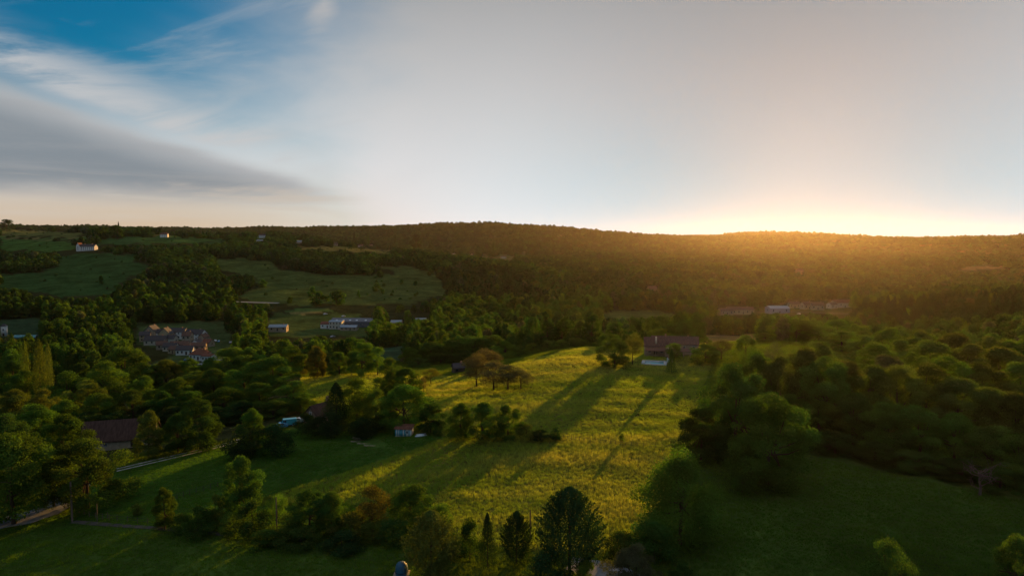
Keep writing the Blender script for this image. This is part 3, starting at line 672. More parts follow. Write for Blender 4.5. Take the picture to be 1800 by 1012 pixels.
# right wood: rear crowns tinted brighter, golden backlight put into leaf colour
RW = [(1330,627,175,99,'mid'),(1372,635,168,92,'olive'),(1412,617,185,106,'olive'),(1455,635,172,104,'mid'),(1440,607,205,74,'olive'),(1485,637,180,99,'olive'),(1530,647,172,111,'olive'),(1580,650,170,106,'olive'),(1632,650,175,111,'olive'),(1685,667,168,115,'olive'),(1740,685,158,120,'olive'),(1790,695,152,120,'olive'),
 (1500,700,158,104,'mid'),(1560,715,152,111,'mid'),(1620,723,148,111,'mid'),(1680,737,144,115,'mid'),(1745,755,138,120,'mid'),(1800,770,132,120,'mid'),(1440,710,160,99,'mid'),(1395,695,164,81,'mid'),(1275,710,168,76,'mid'),(1468,760,152,81,'dark'),(1540,780,146,92,'dark'),(1610,795,142,92,'dark'),(1690,810,136,92,'dark'),(1760,825,130,92,'dark'),
 (1545,607,245,81,'bright'),(1590,599,262,88,'bright'),(1640,605,255,97,'bright'),(1700,607,250,97,'olive'),(1760,613,240,104,'olive'),(1800,645,205,104,'bright'),(1610,625,215,92,'bright'),(1670,631,212,99,'bright'),(1730,643,205,99,'olive'),(1560,627,212,81,'grey'),
 (1520,591,300,69,'bright'),(1565,581,310,74,'bright'),(1620,585,305,81,'bright'),(1680,589,290,88,'olive'),(1745,591,280,92,'olive'),(1798,595,270,81,'bright'),(1480,583,320,69,'bright'),(1440,571,345,69,'bright'),(1400,561,345,57,'mid'),(1372,567,350,51,'bright'),(1345,585,320,46,'mid'),(1470,565,360,64,'bright'),(1505,569,350,57,'bright')]
order = sorted(range(len(RW)), key=lambda i: RW[i][0])
RANK = ['front','middle','rear']
rowof = lambda Y: 0 if Y < 165 else 1 if Y < 235 else 2
for i in order:
    u, vt, Y, w, t = RW[i]
    same = [j for j in order if rowof(RW[j][2]) == rowof(Y)]; k = same.index(i) + 1
    T('broadleaf_tree', random.choice(['round', 'round', 'tall']), u, vt, -Y, w * 1.06, t, f'{LOOK[t]} tree, {ORD[k-1]} from the left in the {RANK[rowof(Y)]} row of the right wood', 'trees of the right wood')

def dead_tree():
    p = ground_at(1722, 870); e = empty('dead_tree', tuple(p), 0, 'bare grey branched dead tree before the dark right wood', 'tree')
    r = np.random.default_rng(5); parts = [tube([(0, 0, -.2), (.1, 0, 1.6), (-.2, .1, 3.2), (.1, 0, 5)], [.28, .22, .15, .05], 7)]; limbs = []
    for i in range(13):
        z = r.uniform(1.2, 4.6); a = r.uniform(0, 6.28); L = r.uniform(2.2, 4.2); b = np.array([0, 0, z]); d = np.array([math.cos(a), math.sin(a) * .8, r.uniform(.0, .7)])
        m = b + d * L * .5 + r.normal(0, .25, 3); t = b + d * L + np.array([0, 0, r.uniform(-.6, .9)]); limbs.append(tube([b, m, t], [.11, .075, .025], 5))
        for _ in range(4):
            s = b + (t - b) * r.uniform(.4, .95); limbs.append(tube([s, s + r.normal(0, .5, 3), s + r.normal(0, .9, 3) + d * .5], [.045, .035, .015], 4))
    v, q = join(parts); link('trunk', mesh_np('dead_trunk', v, q, M['dead'], None, True), e)
    v, q = join(limbs); link('branches', mesh_np('dead_branches', v, q, M['dead'], None, True), e)
dead_tree()

# ------------------------------------------------------------------ buildings
def box_vq(x0, x1, y0, y1, z0, z1):
    V = np.array([(x, y, z) for z in (z0, z1) for y in (y0, y1) for x in (x0, x1)], float)
    return V, np.array([(0, 2, 3, 1), (4, 5, 7, 6), (0, 1, 5, 4), (2, 6, 7, 3), (0, 4, 6, 2), (1, 3, 7, 5)])
def box(name, b, mat, parent): return link(name, mesh_np(name, *box_vq(*b), mat), parent)
def poly(name, V, Fc, mat, parent):
    me = bpy.data.meshes.new(name); me.from_pydata([tuple(v) for v in V], [], Fc); me.materials.append(mat); me.update(); return link(name, me, parent)
def gable_body(e, x0, x1, y0, y1, h, rise, wall, roof, axis='x', over=.35, hip=0.0, name='roof'):
    """walls with gables and a two-slope roof of real thickness; ridge along x or y"""
    def tr(p): return (p[1], p[0], p[2]) if axis == 'y' else p
    if axis == 'y': x0, x1, y0, y1 = y0, y1, x0, x1
    ym = (y0 + y1) / 2; zb = -1.2
    V = [(x0, y0, zb), (x1, y0, zb), (x1, y1, zb), (x0, y1, zb), (x0, y0, h), (x1, y0, h), (x1, y1, h), (x0, y1, h), (x0 + hip, ym, h + rise), (x1 - hip, ym, h + rise)]
    Fc = [(0, 1, 5, 4), (1, 2, 6, 5, 9)[:4] if hip else (1, 2, 6, 9, 5), (2, 3, 7, 6), (3, 0, 4, 7) if hip else (3, 0, 4, 8, 7)]
    if axis == 'y': Fc = [tuple(reversed(f)) for f in Fc]
    poly('wall', [tr(v) for v in V], Fc, wall, e)
    s = rise / (ym - y0); o = over; t = .22; ox = 0 if hip else o
    def slope(sy):
        ye = y0 - o if sy < 0 else y1 + o; ze = h - s * o + .04
        A = [(x0 - (o if hip else ox), ye, ze), (x1 + (o if hip else ox), ye, ze), (x1 + ox - hip, ym, h + rise + .04), (x0 - ox + hip, ym, h + rise + .04)]
        return A + [(a, b, c + t) for a, b, c in A]
    Vr = slope(-1) + slope(1); Fr = []
    for k in (0, 8): Fr += [(k, k+3, k+2, k+1), (k+4, k+5, k+6, k+7), (k, k+1, k+5, k+4), (k+1, k+2, k+6, k+5), (k+3, k, k+4, k+7)]
    if hip:
        for q, w in ((0, 8), (1, 9)):
            ap = 7 if q == 0 else 6; Fr.append((q + 4, w + 4, ap))
    return poly(name, [tr(v) for v in Vr], Fr, roof, e)
def window(e, x, y, z, w, h, face='y-', frame=True, shutters=False, name='window', mat='glass'):
    d = .05
    B = {'y-': (x - w/2, x + w/2, y - d, y + .02), 'y+': (x - w/2, x + w/2, y - .02, y + d), 'x-': (y - d, y + .02, x - w/2, x + w/2), 'x+': (y - .02, y + d, x - w/2, x + w/2)}[face]
    o = box(name, (*B, z, z + h), M[mat], e)
    if frame:
        k = .09; ps = []
        sgn = -1 if face[1] == '-' else 1; fy = (y + sgn * d * .5, y + sgn * (d + .04)); fy = (min(fy), max(fy))
        for (a, b, c, dd) in ((x - w/2 - k, x + w/2 + k, z - k, z), (x - w/2 - k, x + w/2 + k, z + h, z + h + k), (x - w/2 - k, x - w/2, z, z + h), (x + w/2, x + w/2 + k, z, z + h), (x - .03, x + .03, z, z + h)):
            ps.append(box_vq(a, b, fy[0], fy[1], c, dd) if face[0] == 'y' else box_vq(fy[0], fy[1], a, b, c, dd))
        link('frame', mesh_np('frame', *join(ps), M['frame']), o)
    if shutters:
        for s in (-1, 1):
            a = x + s * (w * .75 + .12)
            q = (a - w/4, a + w/4)
            box('shutter', (*q, min(y, y - d if face == 'y-' else y + d) , max(y, y - d if face == 'y-' else y + d), z, z + h), M['shutter'], o) if face[0] == 'y' else None
    return o
def chimney(roof, x, y, z0, z1, s=.35):
    c = box('chimney', (x - s, x + s, y - s, y + s, z0, z1), M['brick'], roof); return c
def house(name, pos, rz, L, W, h, rise, wall, roof, label, group=None, wins=3, floors=1, door=True, hip=0.0, chim=True, cat='house', sides=True, frame=False, over=.35, side_win=True):
    """a plain house: faces -y; wings of windows on the front, two on each side wall"""
    e = empty(name, tuple(pos), rz, label, cat, group)
    r = gable_body(e, -L/2, L/2, -W/2, W/2, h, rise, M[wall], M[roof], 'x', over, hip)
    fh = h / floors
    for f in range(floors):
        for i in range(wins):
            x = -L/2 + L * (i + .5) / wins; z = f * fh + fh * .36
            if door and f == 0 and i == wins // 2:
                window(e, x, -W/2, 0.0, 1.1, min(2.15, fh * .8), 'y-', False, name='door', mat='door'); continue
            window(e, x, -W/2, z, 1.0, fh * .44, 'y-', frame)
        if side_win:
            window(e, 0, -L/2, f * fh + fh * .36, .9, fh * .42, 'x-', frame); window(e, 0, L/2, f * fh + fh * .36, .9, fh * .42, 'x+', frame)
    if chim: chimney(r, L * .28, 0, h + rise * .5, h + rise + .9)
    return e

def farmhouse():
    p = ground_at(1182, 627); e = empty('farmhouse', (p[0], p[1] + 6, p[2] + .3), math.radians(-10), 'long tile roofed stone farmhouse with front wings above the pool', 'house'); e.scale = (.86, .86, .86)
    # main range behind, ridge along x
    r = gable_body(e, -8, 13.5, 0, 8, 4.6, 3.1, M['stone'], M['tile']); chimney(r, -1.5, 4, 6.5, 8.8); chimney(r, 9, 4, 6.5, 8.4)
    # west block, steeper, with a light flue
    r2 = gable_body(e, -11.5, -2.2, -4, 3.2, 4.0, 3.6, M['stone'], M['tile'], 'x'); r2.data.name = 'west_roof'
    box('flue', (-6.6, -5.8, -3.2, -2.5, 5.0, 8.4), M['render'], r2)
    # small gable facing the lawn
    gable_body(e, -2.0, 2.2, -5.2, .2, 3.1, 2.3, M['render'], M['tile'], 'y'); window(e, .1, -5.2, 3.1, .9, 1.1, 'y-', True)
    # low lean-to porch in front
    P = [(-11, -8.2, 2.5), (9.5, -8.2, 2.5), (9.5, -4.1, 3.5), (-11, -4.1, 3.5)]; P += [(a, b, c - .2) for a, b, c in P]
    poly('porch_roof', P, [(0, 1, 2, 3), (7, 6, 5, 4), (0, 4, 5, 1), (1, 5, 6, 2), (3, 7, 4, 0), (2, 6, 7, 3)], M['tile'], e)
    for x in (-10.6, -6.4, -2.2, 2.2, 6.2, 9.1): box('porch_post', (x - .14, x + .14, -8.0, -7.7, -1, 2.36), M['stone'], e)
    window(e, -6.5, -4, 0.1, 1.6, 2.2, 'y-', False, name='door', mat='door')
    for x in (-9.2, -3.6): window(e, x, -4, .9, 1.1, 1.3, 'y-', True)
    for x in (4.2, 7.0, 11.3): window(e, x, 0, 2.7, .9, 1.1, 'y-', True)
    window(e, 11.3, 0, 0.05, 1.1, 2.1, 'y-', False, name='door', mat='door'); window(e, 4, 13.5, 2.6, .9, 1.1, 'x+', True)
farmhouse()
def pool():
    p = ground_at(1150, 638); e = empty('swimming_pool', (p[0], p[1], p[2] + .12), math.radians(-14), 'rectangular turquoise swimming pool in pale paving before the farmhouse', 'swimming pool')
    L, W = 3.6, 3.0; ps = [box_vq(-L - 1.1, L + 1.1, -W - 1.0, -W, -.5, .22), box_vq(-L - 1.1, L + 1.1, W, W + 1.0, -.5, .22), box_vq(-L - 1.1, -L, -W, W, -.5, .22), box_vq(L, L + 1.1, -W, W, -.5, .22)]
    link('coping', mesh_np('coping', *join(ps), M['coping']), e)
    box('basin_floor', (-L, L, -W, W, -.5, -.35), M['pool_liner'], e); box('water', (-L + .01, L - .01, -W + .01, W - .01, -.3, .08), M['water'], e)
    ps = [tube([(L - .2, s, .2), (L - .2, s, 1.0), (L + .5, s, 1.0), (L + .5, s, .2)], [.05] * 4, 6) for s in (-.4, .4)]
    link('ladder', mesh_np('ladder', *join(ps), M['frame'], None, True), e)
    e2 = empty('pool_shelter', (p[0] + 6.3, p[1] + 1.5, p[2]), .2, 'small white pump cabin at the right end of the swimming pool', 'cabin')
    r = gable_body(e2, -.9, .9, -.8, .8, 1.7, .5, M['white'], M['tile'], 'x', .15); window(e2, 0, -.8, .1, .7, 1.4, 'y-', False, name='door', mat='door')
pool()
def barn():
    p = ground_at(208, 790); e = empty('long_barn', (p[0], p[1] + 6, p[2] + .3), math.radians(17), 'long low barn with huge dark tiled roof left of the farm track', 'barn')
    r = gable_body(e, -10.5, 6.2, -5, 5, 2.3, 4.0, M['stone'], M['barn_roof'], 'x', .6)
    window(e, 1.8, -5, .1, 1.5, 1.6, 'y-', False, name='door', mat='door'); window(e, 4.8, -5, .7, .7, .8, 'y-', True); window(e, -5, -5, .7, .8, .8, 'y-', True); window(e, -9, -5, .1, 2.2, 1.9, 'y-', False, name='door', mat='door')
barn()
def hidden_gable():
    p = ground_at(557, 748); e = empty('cottage', (p[0], p[1] + 4, p[2]), math.radians(62), 'dark gabled cottage half hidden in trees beside the blue van', 'house')
    r = gable_body(e, -4.0, 4.0, -2.8, 2.8, 2.6, 2.8, M['brick'], M['barn_roof']); window(e, -1.5, -2.8, .9, .9, 1.1); window(e, 1.8, -2.8, 0, 1, 2.0, 'y-', False, name='door', mat='door'); window(e, 0, -4.0, 3.0, .7, .9, 'x-'); chimney(r, 3, 0, 5, 7)
hidden_gable()
def shed():
    p = ground_at(709, 767); e = empty('garden_shed', (p[0], p[1] + 1.6, p[2] + .1), math.radians(-7), 'turquoise and white garden shed with rusty sheet roof', 'shed')
    L, W, h = 4.2, 2.6, 1.75
    box('wall', (-L/2, L/2, -W/2, W/2, -.5, h), M['white'], e)
    P = [(-L/2 - .3, -W/2 - .35, h - .02), (L/2 + .3, -W/2 - .35, h - .02), (L/2 + .3, W/2 + .3, h + .55), (-L/2 - .3, W/2 + .3, h + .55)]; P += [(a, b, c + .12) for a, b, c in P]
    poly('roof', P, [(3, 2, 1, 0), (4, 5, 6, 7), (0, 1, 5, 4), (1, 2, 6, 5), (2, 3, 7, 6), (3, 0, 4, 7)], M['rust'], e)
    n = 14
    for i in range(n):
        x = -L/2 + L * (i + .5) / n; c = 'white' if i in (1, 3, 7, 10, 11, 13) else 'teal'
        o = box('plank', (x - L/n*.46, x + L/n*.46, -W/2 - .05 - .01 * (i % 2), -W/2 + .01, -.1, h - .06), M[c], e)
    window(e, 1.1, -W/2 - .06, .75, .6, .6, 'y-', True); window(e, -.6, -W/2 - .06, 0, .8, 1.55, 'y-', False, name='door', mat='teal')
    p = ground_at(740, 766); e = empty('garden_boat', (p[0], p[1], p[2]), math.radians(20), 'small upturned pale boat in the grass right of the shed', 'boat')
    V, Q = [], []
    for i, t in enumerate(np.linspace(-1, 1, 9)):
        w = .6 * (1 - abs(t) ** 2.6) + .02; hh = .55 * (1 - .35 * abs(t) ** 2)
        for k in range(7):
            a = math.pi * k / 6; V.append((t * 1.6, -math.cos(a) * w, math.sin(a) * hh * (.4 + .6 * (1 - abs(t) ** 3)) ))
    for i in range(8):
        for k in range(6): Q.append((i*7+k, i*7+k+1, (i+1)*7+k+1, (i+1)*7+k))
    link('hull', mesh_np('hull', V, Q, M['skylight'], None, True), e); box('keel', (-1.3, 1.3, -.04, .04, .5, .62), M['frame'], e)
shed()
def beds():
    i = 0
    words = ['front', 'second', 'third', 'fourth', 'rear']
    for i, (u0, u1, v) in enumerate([(640, 695, 783), (628, 700, 779.5), (617, 692, 776), (622, 675, 772.5), (620, 660, 769.5)]):
        a, b = ground_at(u0, v), ground_at(u1, v); L = np.linalg.norm((b - a)[:2]); ang = math.atan2(b[1] - a[1], b[0] - a[0])
        e = empty('vegetable_bed', ((a[0]+b[0])/2, (a[1]+b[1])/2, min(a[2], b[2])), ang, f'pale mulched vegetable bed, {words[i]} strip of the garden plot', 'vegetable bed', 'strips of the garden plot')
        n = int(L / .5) + 2; V = []; r = np.random.default_rng(i)
        for k in range(n):
            x = -L/2 + L * k / (n - 1)
            for y, z in ((-.32, -.1), (-.2, .16), (0, .24), (.2, .16), (.32, -.1)): V.append((x, y + r.normal(0, .03), z + r.normal(0, .03)))
        q = [(k*5+j, (k+1)*5+j, (k+1)*5+j+1, k*5+j+1) for k in range(n-1) for j in range(4)]
        link('soil_ridge', mesh_np('soil_ridge', V, q, M['straw'] if i != 3 else M['soil'], None, True), e)
        P = np.stack([r.uniform(-L/2, L/2, int(L*9)), r.normal(0, .12, int(L*9)), .22 + r.random(int(L*9)) * .18], 1)
        v, q = quads_at(P, r.normal(size=P.shape), .07, .6, r); o = link('seedlings', mesh_np('seedlings', v, q, M['leaf'], {'leaf': ('FLOAT', 'FACE', r.random(len(q)))}), e); o.color = (.05, .09, .02, 1)
beds()

def car(pos, rz, paint, label, group=None, van=False, name='parked_car'):
    e = empty(name, tuple(pos), rz, label, 'van' if van else 'car', group)
    prof = [(-2.1, .35), (2.1, .35), (2.15, .75), (1.35, .95), (.75, 1.42), (-1.2, 1.45), (-1.95, .98), (-2.15, .8)] if not van else [(-2.5, .4), (2.5, .4), (2.55, 1.0), (1.9, 1.25), (1.35, 2.1), (-2.45, 2.15), (-2.5, 1.2)]
    n = len(prof); w = .86 if not van else .98
    V = []
    for s, k in ((-1, 1), (1, 1)):
        for x, z in prof: V.append((x, s * w * (1 if z < 1.05 else .86), z))
    Fc = [tuple(range(n)), tuple(range(2*n-1, n-1, -1))] + [((i+1) % n, i, n + i, n + (i+1) % n) for i in range(n)]
    b = poly('body', V, Fc, M[paint], e)
    bev = b.modifiers.new('bevel', 'BEVEL'); bev.width = .08; bev.segments = 2
    for s in (-1, 1):
        y = s * w * .93
        if van: box('window', (.4, 1.3, min(y, y + s*.08), max(y, y + s*.08), 1.3, 1.85), M['glass'], e)
        else: box('window', (-1.0, .7, min(y, y + s*.06), max(y, y + s*.06), 1.02, 1.33), M['glass'], e)
    x0, z0, x1, z1 = (1.9, 1.25, 1.35, 2.1) if van else (1.35, .95, .75, 1.42)
    sh = .03; yy = w * .8
    poly('windscreen', [(x0 + sh, -yy, z0 + .06), (x0 + sh, yy, z0 + .06), (x1 + sh, yy * .95, z1 - .04), (x1 + sh, -yy * .95, z1 - .04)], [(0, 1, 2, 3)], M['glass'], e)
    for x in (1.35, -1.35):
        for s in (-1, 1):
            v, q = tube([(x, s * (w - .16), .33), (x, s * (w + .03), .33)], [.33, .33], 14); t = link('wheel', mesh_np('wheel', v, q, M['rubber'], None, True), e)
            v, q = tube([(x, s * (w - .02), .33), (x, s * (w + .045), .33)], [.2, .0], 12); link('rim', mesh_np('rim', v, q, M['rim']), t)
    for s in (-1, 1): box('headlight', (2.08 + .4 * van, 2.2 + .4 * van, s * .6 - .14, s * .6 + .14, .62, .76), M['lamp'], e)
    return e
p = ground_at(506, 748); car(p, math.radians(200), 'car_teal', 'turquoise blue van parked under trees left of the hidden cottage', van=True, name='parked_van')
p = ground_at(494, 751); car(p, math.radians(185), 'car_blue', 'blue car parked next to the turquoise van')
p = ground_at(527, 742); car(p, math.radians(150), 'car_grey', 'grey car in the shade between van and hidden cottage')
p = ground_at(329, 634); car(p, math.radians(10), 'car_blue', 'blue car left of the white villa by the blue fence')
p = ground_at(360, 643); car(p, math.radians(-30), 'car_white', 'white car on the road in front of the white villa')

def tank():
    p = ground_at(705, 1012); e = empty('garden_tank', (p[0], p[1] + .5, p[2]), 0, 'blue domed tank under a tarpaulin at the bottom edge', 'tank')
    V, Q = [], []; n = 18; prof = [(.92, -.2), (.95, .5), (.93, 1.1), (.82, 1.55), (.62, 1.85), (.32, 2.0), (.02, 2.05)]
    for r_, z in prof:
        for k in range(n): a = 2 * math.pi * k / n; rr = r_ * (1 + .04 * math.sin(5 * a) * (z < 1.6)); V.append((math.cos(a) * rr, math.sin(a) * rr, z))
    for i in range(len(prof) - 1):
        for k in range(n): Q.append((i*n+k, i*n+(k+1) % n, (i+1)*n+(k+1) % n, (i+1)*n+k))
    link('cover', mesh_np('cover', V, Q, M['blue_tarp'], None, True), e)
    v, q = tube([(math.cos(a) * 1.0, math.sin(a) * 1.0, .55) for a in np.linspace(0, 2 * math.pi, 19)], [.04] * 19, 5); link('strap', mesh_np('strap', v, q, M['rubber'], None, True), e)
    box('plinth', (-1.2, 1.2, -1.2, 1.2, -.6, .12), M['stone'], e)
tank()

def utility_pole(u, vb, vt, rad, label, arms=True, lean=0.0):
    p = ground_at(u, vb); h = at_y(u, vt, p[1])[2] - p[2]
    e = empty('utility_pole', tuple(p), 0, label, 'utility pole')
    v, q = tube([(0, 0, -.5), (lean * .5, 0, h * .5), (lean, 0, h)], [rad, rad * .88, rad * .75], 9); link('shaft', mesh_np('shaft', v, q, M['pole'], None, True), e)
    if arms:
        box('crossarm', (lean - .5, lean + .5, -.06, .06, h - .55, h - .43), M['pole'], e)
        for x in (-.42, 0, .42):
            v, q = tube([(lean + x, 0, h - .43), (lean + x, 0, h - .2)], [.06, .045], 7); link('insulator', mesh_np('insulator', v, q, M['ceramic'], None, True), e)
    return e
utility_pole(127, 916, 846, .20, 'thick wooden utility pole at the lane junction on the left', False)
utility_pole(487, 944, 873, .13, 'slender wooden utility pole inside the lane hedgerow', False)
utility_pole(932, 950, 896, .14, 'short wooden pole beside the blackish conifer', False)
utility_pole(1239, 596, 573, .15, 'thin pole by the pale field behind the farmhouse', True)
def post(u, vb, hgt, label, group):
    p = ground_at(u, vb); e = empty('fence_post', tuple(p), 0, label, 'fence post', group)
    r = .06 if hgt < 2 else .07
    v, q = tube([(0, 0, -.3), (.02, 0, hgt * .6), (.03, .01, hgt)], [r, r, r * .8], 6); link('shaft', mesh_np('post_shaft', v, q, M['pole'], None, True), e)
    v, q = tube([(.03, .01, hgt), (.03, .01, hgt + .02)], [r * .8, .001], 6); link('cap', mesh_np('post_cap', v, q, M['pole']), e); return p
post(171, 916, 3.4, 'tall thin post on the verge just right of the thick utility pole', 'posts beside the lane')
post(189, 911, 1.3, 'short pale post right of the tall thin post on the verge', 'posts beside the lane')
post(140, 893, 1.2, 'short post just behind the thick utility pole', 'posts beside the lane')
def wire_fence(pts, n, label, group, plabel):
    P = []
    for i in range(n):
        t = i / (n - 1) * (len(pts) - 1); k = min(int(t), len(pts) - 2); f = t - k
        u = pts[k][0] + (pts[k+1][0] - pts[k][0]) * f; v = pts[k][1] + (pts[k+1][1] - pts[k][1]) * f
        P.append(ground_at(u, v))
    e = empty('wire_fence', tuple(P[0]), 0, label, 'fence')
    v, q = tube([(0, 0, -.3), (.01, 0, .7), (.02, 0, 1.2)], [.06, .055, .045], 6); me = mesh_np('fence_post', v, q, M['pole'], None, True)
    for i, p in enumerate(P):
        o = link('post', me, e, tuple(p - P[0])); o.scale.z = random.uniform(.85, 1.1); o.rotation_euler.x = random.uniform(-.06, .06)
    for z in (.5, 1.0):
        v, q = tube([tuple(p - P[0] + np.array([0, 0, z])) for p in P], [.018] * n, 4); link('wire', mesh_np('wire', v, q, M['wire'], None, True), e)
wire_fence([(990, 772), (1020, 776), (1060, 780), (1095, 784), (1140, 787), (1185, 790)], 22, 'post and wire fence crossing the sunlit meadow', None, None)
wire_fence([(300, 880), (345, 866), (395, 852)], 9, 'pasture fence running towards the tallest hedgerow tree', None, None)
wire_fence([(545, 668), (600, 666), (660, 663), (700, 662)], 16, 'field fence under the row of trees on the upper meadow', None, None)
wire_fence([(130, 897), (160, 909), (200, 915), (260, 921)], 11, 'lane side wire fence by the thick utility pole', None, None)

# village in the valley
def V_(u, v, Y=None):
    if Y is None: return ground_at(u, v)
    d = ray(u, v); x = d[0] * Y / d[1]; return np.array([x, Y, H(x, Y)])
R_ = math.radians; g = 'houses of the village'
house('villa', V_(346, 634) + [0, 5, .4], R_(-8), 9.5, 9, 3.4, 3.2, 'white', 'tile_red', 'white villa with reddish hipped roof nearest in the village', g, 4, hip=3.2, frame=True)
house('annex', V_(363, 636) + [0, 4, .4], R_(-8), 6.0, 7, 3.0, .9, 'white', 'tile_red', 'low white annex on the right side of the white villa', g, 3, chim=False, frame=True)
for a in [
 ('house', 255, 590, 505, 8, 8, 5, 2.5, 'ochre', 'slate', 20, 'cream gable house at the left end of the village', 2, 2),
 ('house', 268, 580, 520, 9, 9, 6.5, 4, 'stone', 'slate', 85, 'grey stone house with steep gable at the back of the village', 2, 2),
 ('house', 275, 594, 488, 17, 9, 3.5, 3.2, 'render', 'slate', 8, 'long dark roofed house before the steep grey gable', 4, 1),
 ('chapel', 292, 584, 505, 7, 10, 6, 4.5, 'ochre', 'slate', 88, 'ochre gabled chapel with pointed front in the village middle', 1, 1),
 ('house', 312, 582, 515, 16, 8, 6, 2.6, 'white', 'slate', -4, 'long pale two storey house at the back of the village', 5, 2),
 ('house', 344, 581, 512, 18, 8, 5, 3.2, 'white', 'slate', -16, 'long white house sloping down at the right end of the village', 5, 2),
 ('house', 330, 590, 492, 7, 7, 6.5, 2.8, 'stone', 'tile', 0, 'tall narrow stone house in the centre of the village', 2, 2),
 ('house', 347, 594, 482, 7, 6, 3.2, 2.2, 'white', 'slate', 80, 'small white gabled house right of the tall narrow one', 2, 1),
 ('house', 316, 600, 470, 14, 7, 3.2, 2.4, 'render', 'tile', 4, 'low brown roofed house in the village foreground', 4, 1),
 ('house', 300, 603, 462, 10, 7, 3.2, 2.4, 'render', 'slate', 6, 'low cream walled house at the lower left of the village', 3, 1),
 ('house', 345, 602, 468, 15, 7, 3.0, 2.2, 'stone', 'tile', 6, 'long low reddish roofed house at the lower right of the village', 4, 1),
 ('house', 326, 613, 448, 12, 8, 3.6, 2.6, 'white', 'slate', 10, 'white house with wide dark roof behind the villa', 4, 1),
 ('house', 284, 601, 468, 8, 6, 3.4, 2.4, 'stone', 'tile', 30, 'little tiled cottage at the lower left corner of the village', 2, 1),
 ('house', 302, 590, 490, 8, 6, 4.4, 2.6, 'render', 'slate', -12, 'small slate roofed house below the ochre chapel', 2, 1),
 ('house', 330, 603, 458, 8, 6, 3.0, 2.2, 'white', 'tile_red', 62, 'small red roofed house above the white villa', 2, 1),
 ('house', 358, 588, 498, 7, 6, 4.6, 2.4, 'stone', 'tile', 75, 'small gabled house in front of the sloping white house', 2, 1),
 ('house', 306, 611, 452, 7, 6, 3.0, 2.0, 'ochre', 'tile', -25, 'small ochre house left of the wide dark roof', 2, 1),
 ('house', 284, 583, 512, 7, 6, 5.6, 2.8, 'white', 'slate', 10, 'narrow white house between grey gable and ochre chapel', 2, 2),
 ('house', 366, 596, 485, 8, 6, 3.0, 2.2, 'stone', 'tile_red', -20, 'small red roofed cottage at the right edge of the village', 2, 1),
]:
    nm, u, v, Y, L, W, h, rise, wl, rf, rot, lab, wn, fl = a
    p = V_(u, v, Y); house(nm, p + [0, 0, .3], R_(rot), L * .86, W * .86, h * .9, rise * .9, wl, rf, lab, g, wn, fl, cat='chapel' if nm == 'chapel' else 'house')
for u, v, Y, pt, lb in [(378, 577, 505, 'car_white', 'white car right of the long white village house'), (384, 578, 503, 'car_blue', 'blue car at the far right of the village yard'), (405, 580, 500, 'car_grey', 'grey car parked alone under trees right of the village'), (350, 606, 460, 'car_blue', 'blue car between the low roofs of the village')]:
    car(V_(u, v, Y) + [0, 0, .1], random.uniform(0, 6), pt, lb, 'cars in the village')
def tower():
    p = V_(7, 572, 520); e = empty('silo_tower', tuple(p), .3, 'narrow whitish tower with peaked cap at the left edge', 'tower')
    box('wall', (-1.7, 1.7, -1.7, 1.7, -1, 7.5), M['white'], e)
    poly('roof', [(-2, -2, 7.5), (2, -2, 7.5), (2, 2, 7.5), (-2, 2, 7.5), (0, 0, 9.6)], [(0, 1, 4), (1, 2, 4), (2, 3, 4), (3, 0, 4), (3, 2, 1, 0)], M['slate'], e); window(e, 0, -1.7, 4, .9, 1.4); window(e, 0, -1.7, 0, 1.1, 2.1, name='door', mat='door', frame=False)
    p = V_(45, 573, 515); e = empty('glasshouse', tuple(p), .05, 'long low turquoise tunnel greenhouse near the whitish tower', 'greenhouse')
    V, Q = [], []
    for x in np.linspace(-8, 8, 9):
        for k in range(7): a = math.pi * k / 6; V.append((x, math.cos(a) * 2.2, math.sin(a) * 1.8))
    for i in range(8):
        for k in range(6): Q.append((i*7+k, i*7+k+1, (i+1)*7+k+1, (i+1)*7+k))
    link('tunnel_skin', mesh_np('tunnel_skin', V, Q, M['teal'], None, True), e)
    for x in (-8, -4, 0, 4, 8):
        v, q = tube([(x, math.cos(a) * 2.24, math.sin(a) * 1.84) for a in np.linspace(0, math.pi, 9)], [.07] * 9, 5); link('hoop', mesh_np('hoop', v, q, M['frame'], None, True), e)
tower()
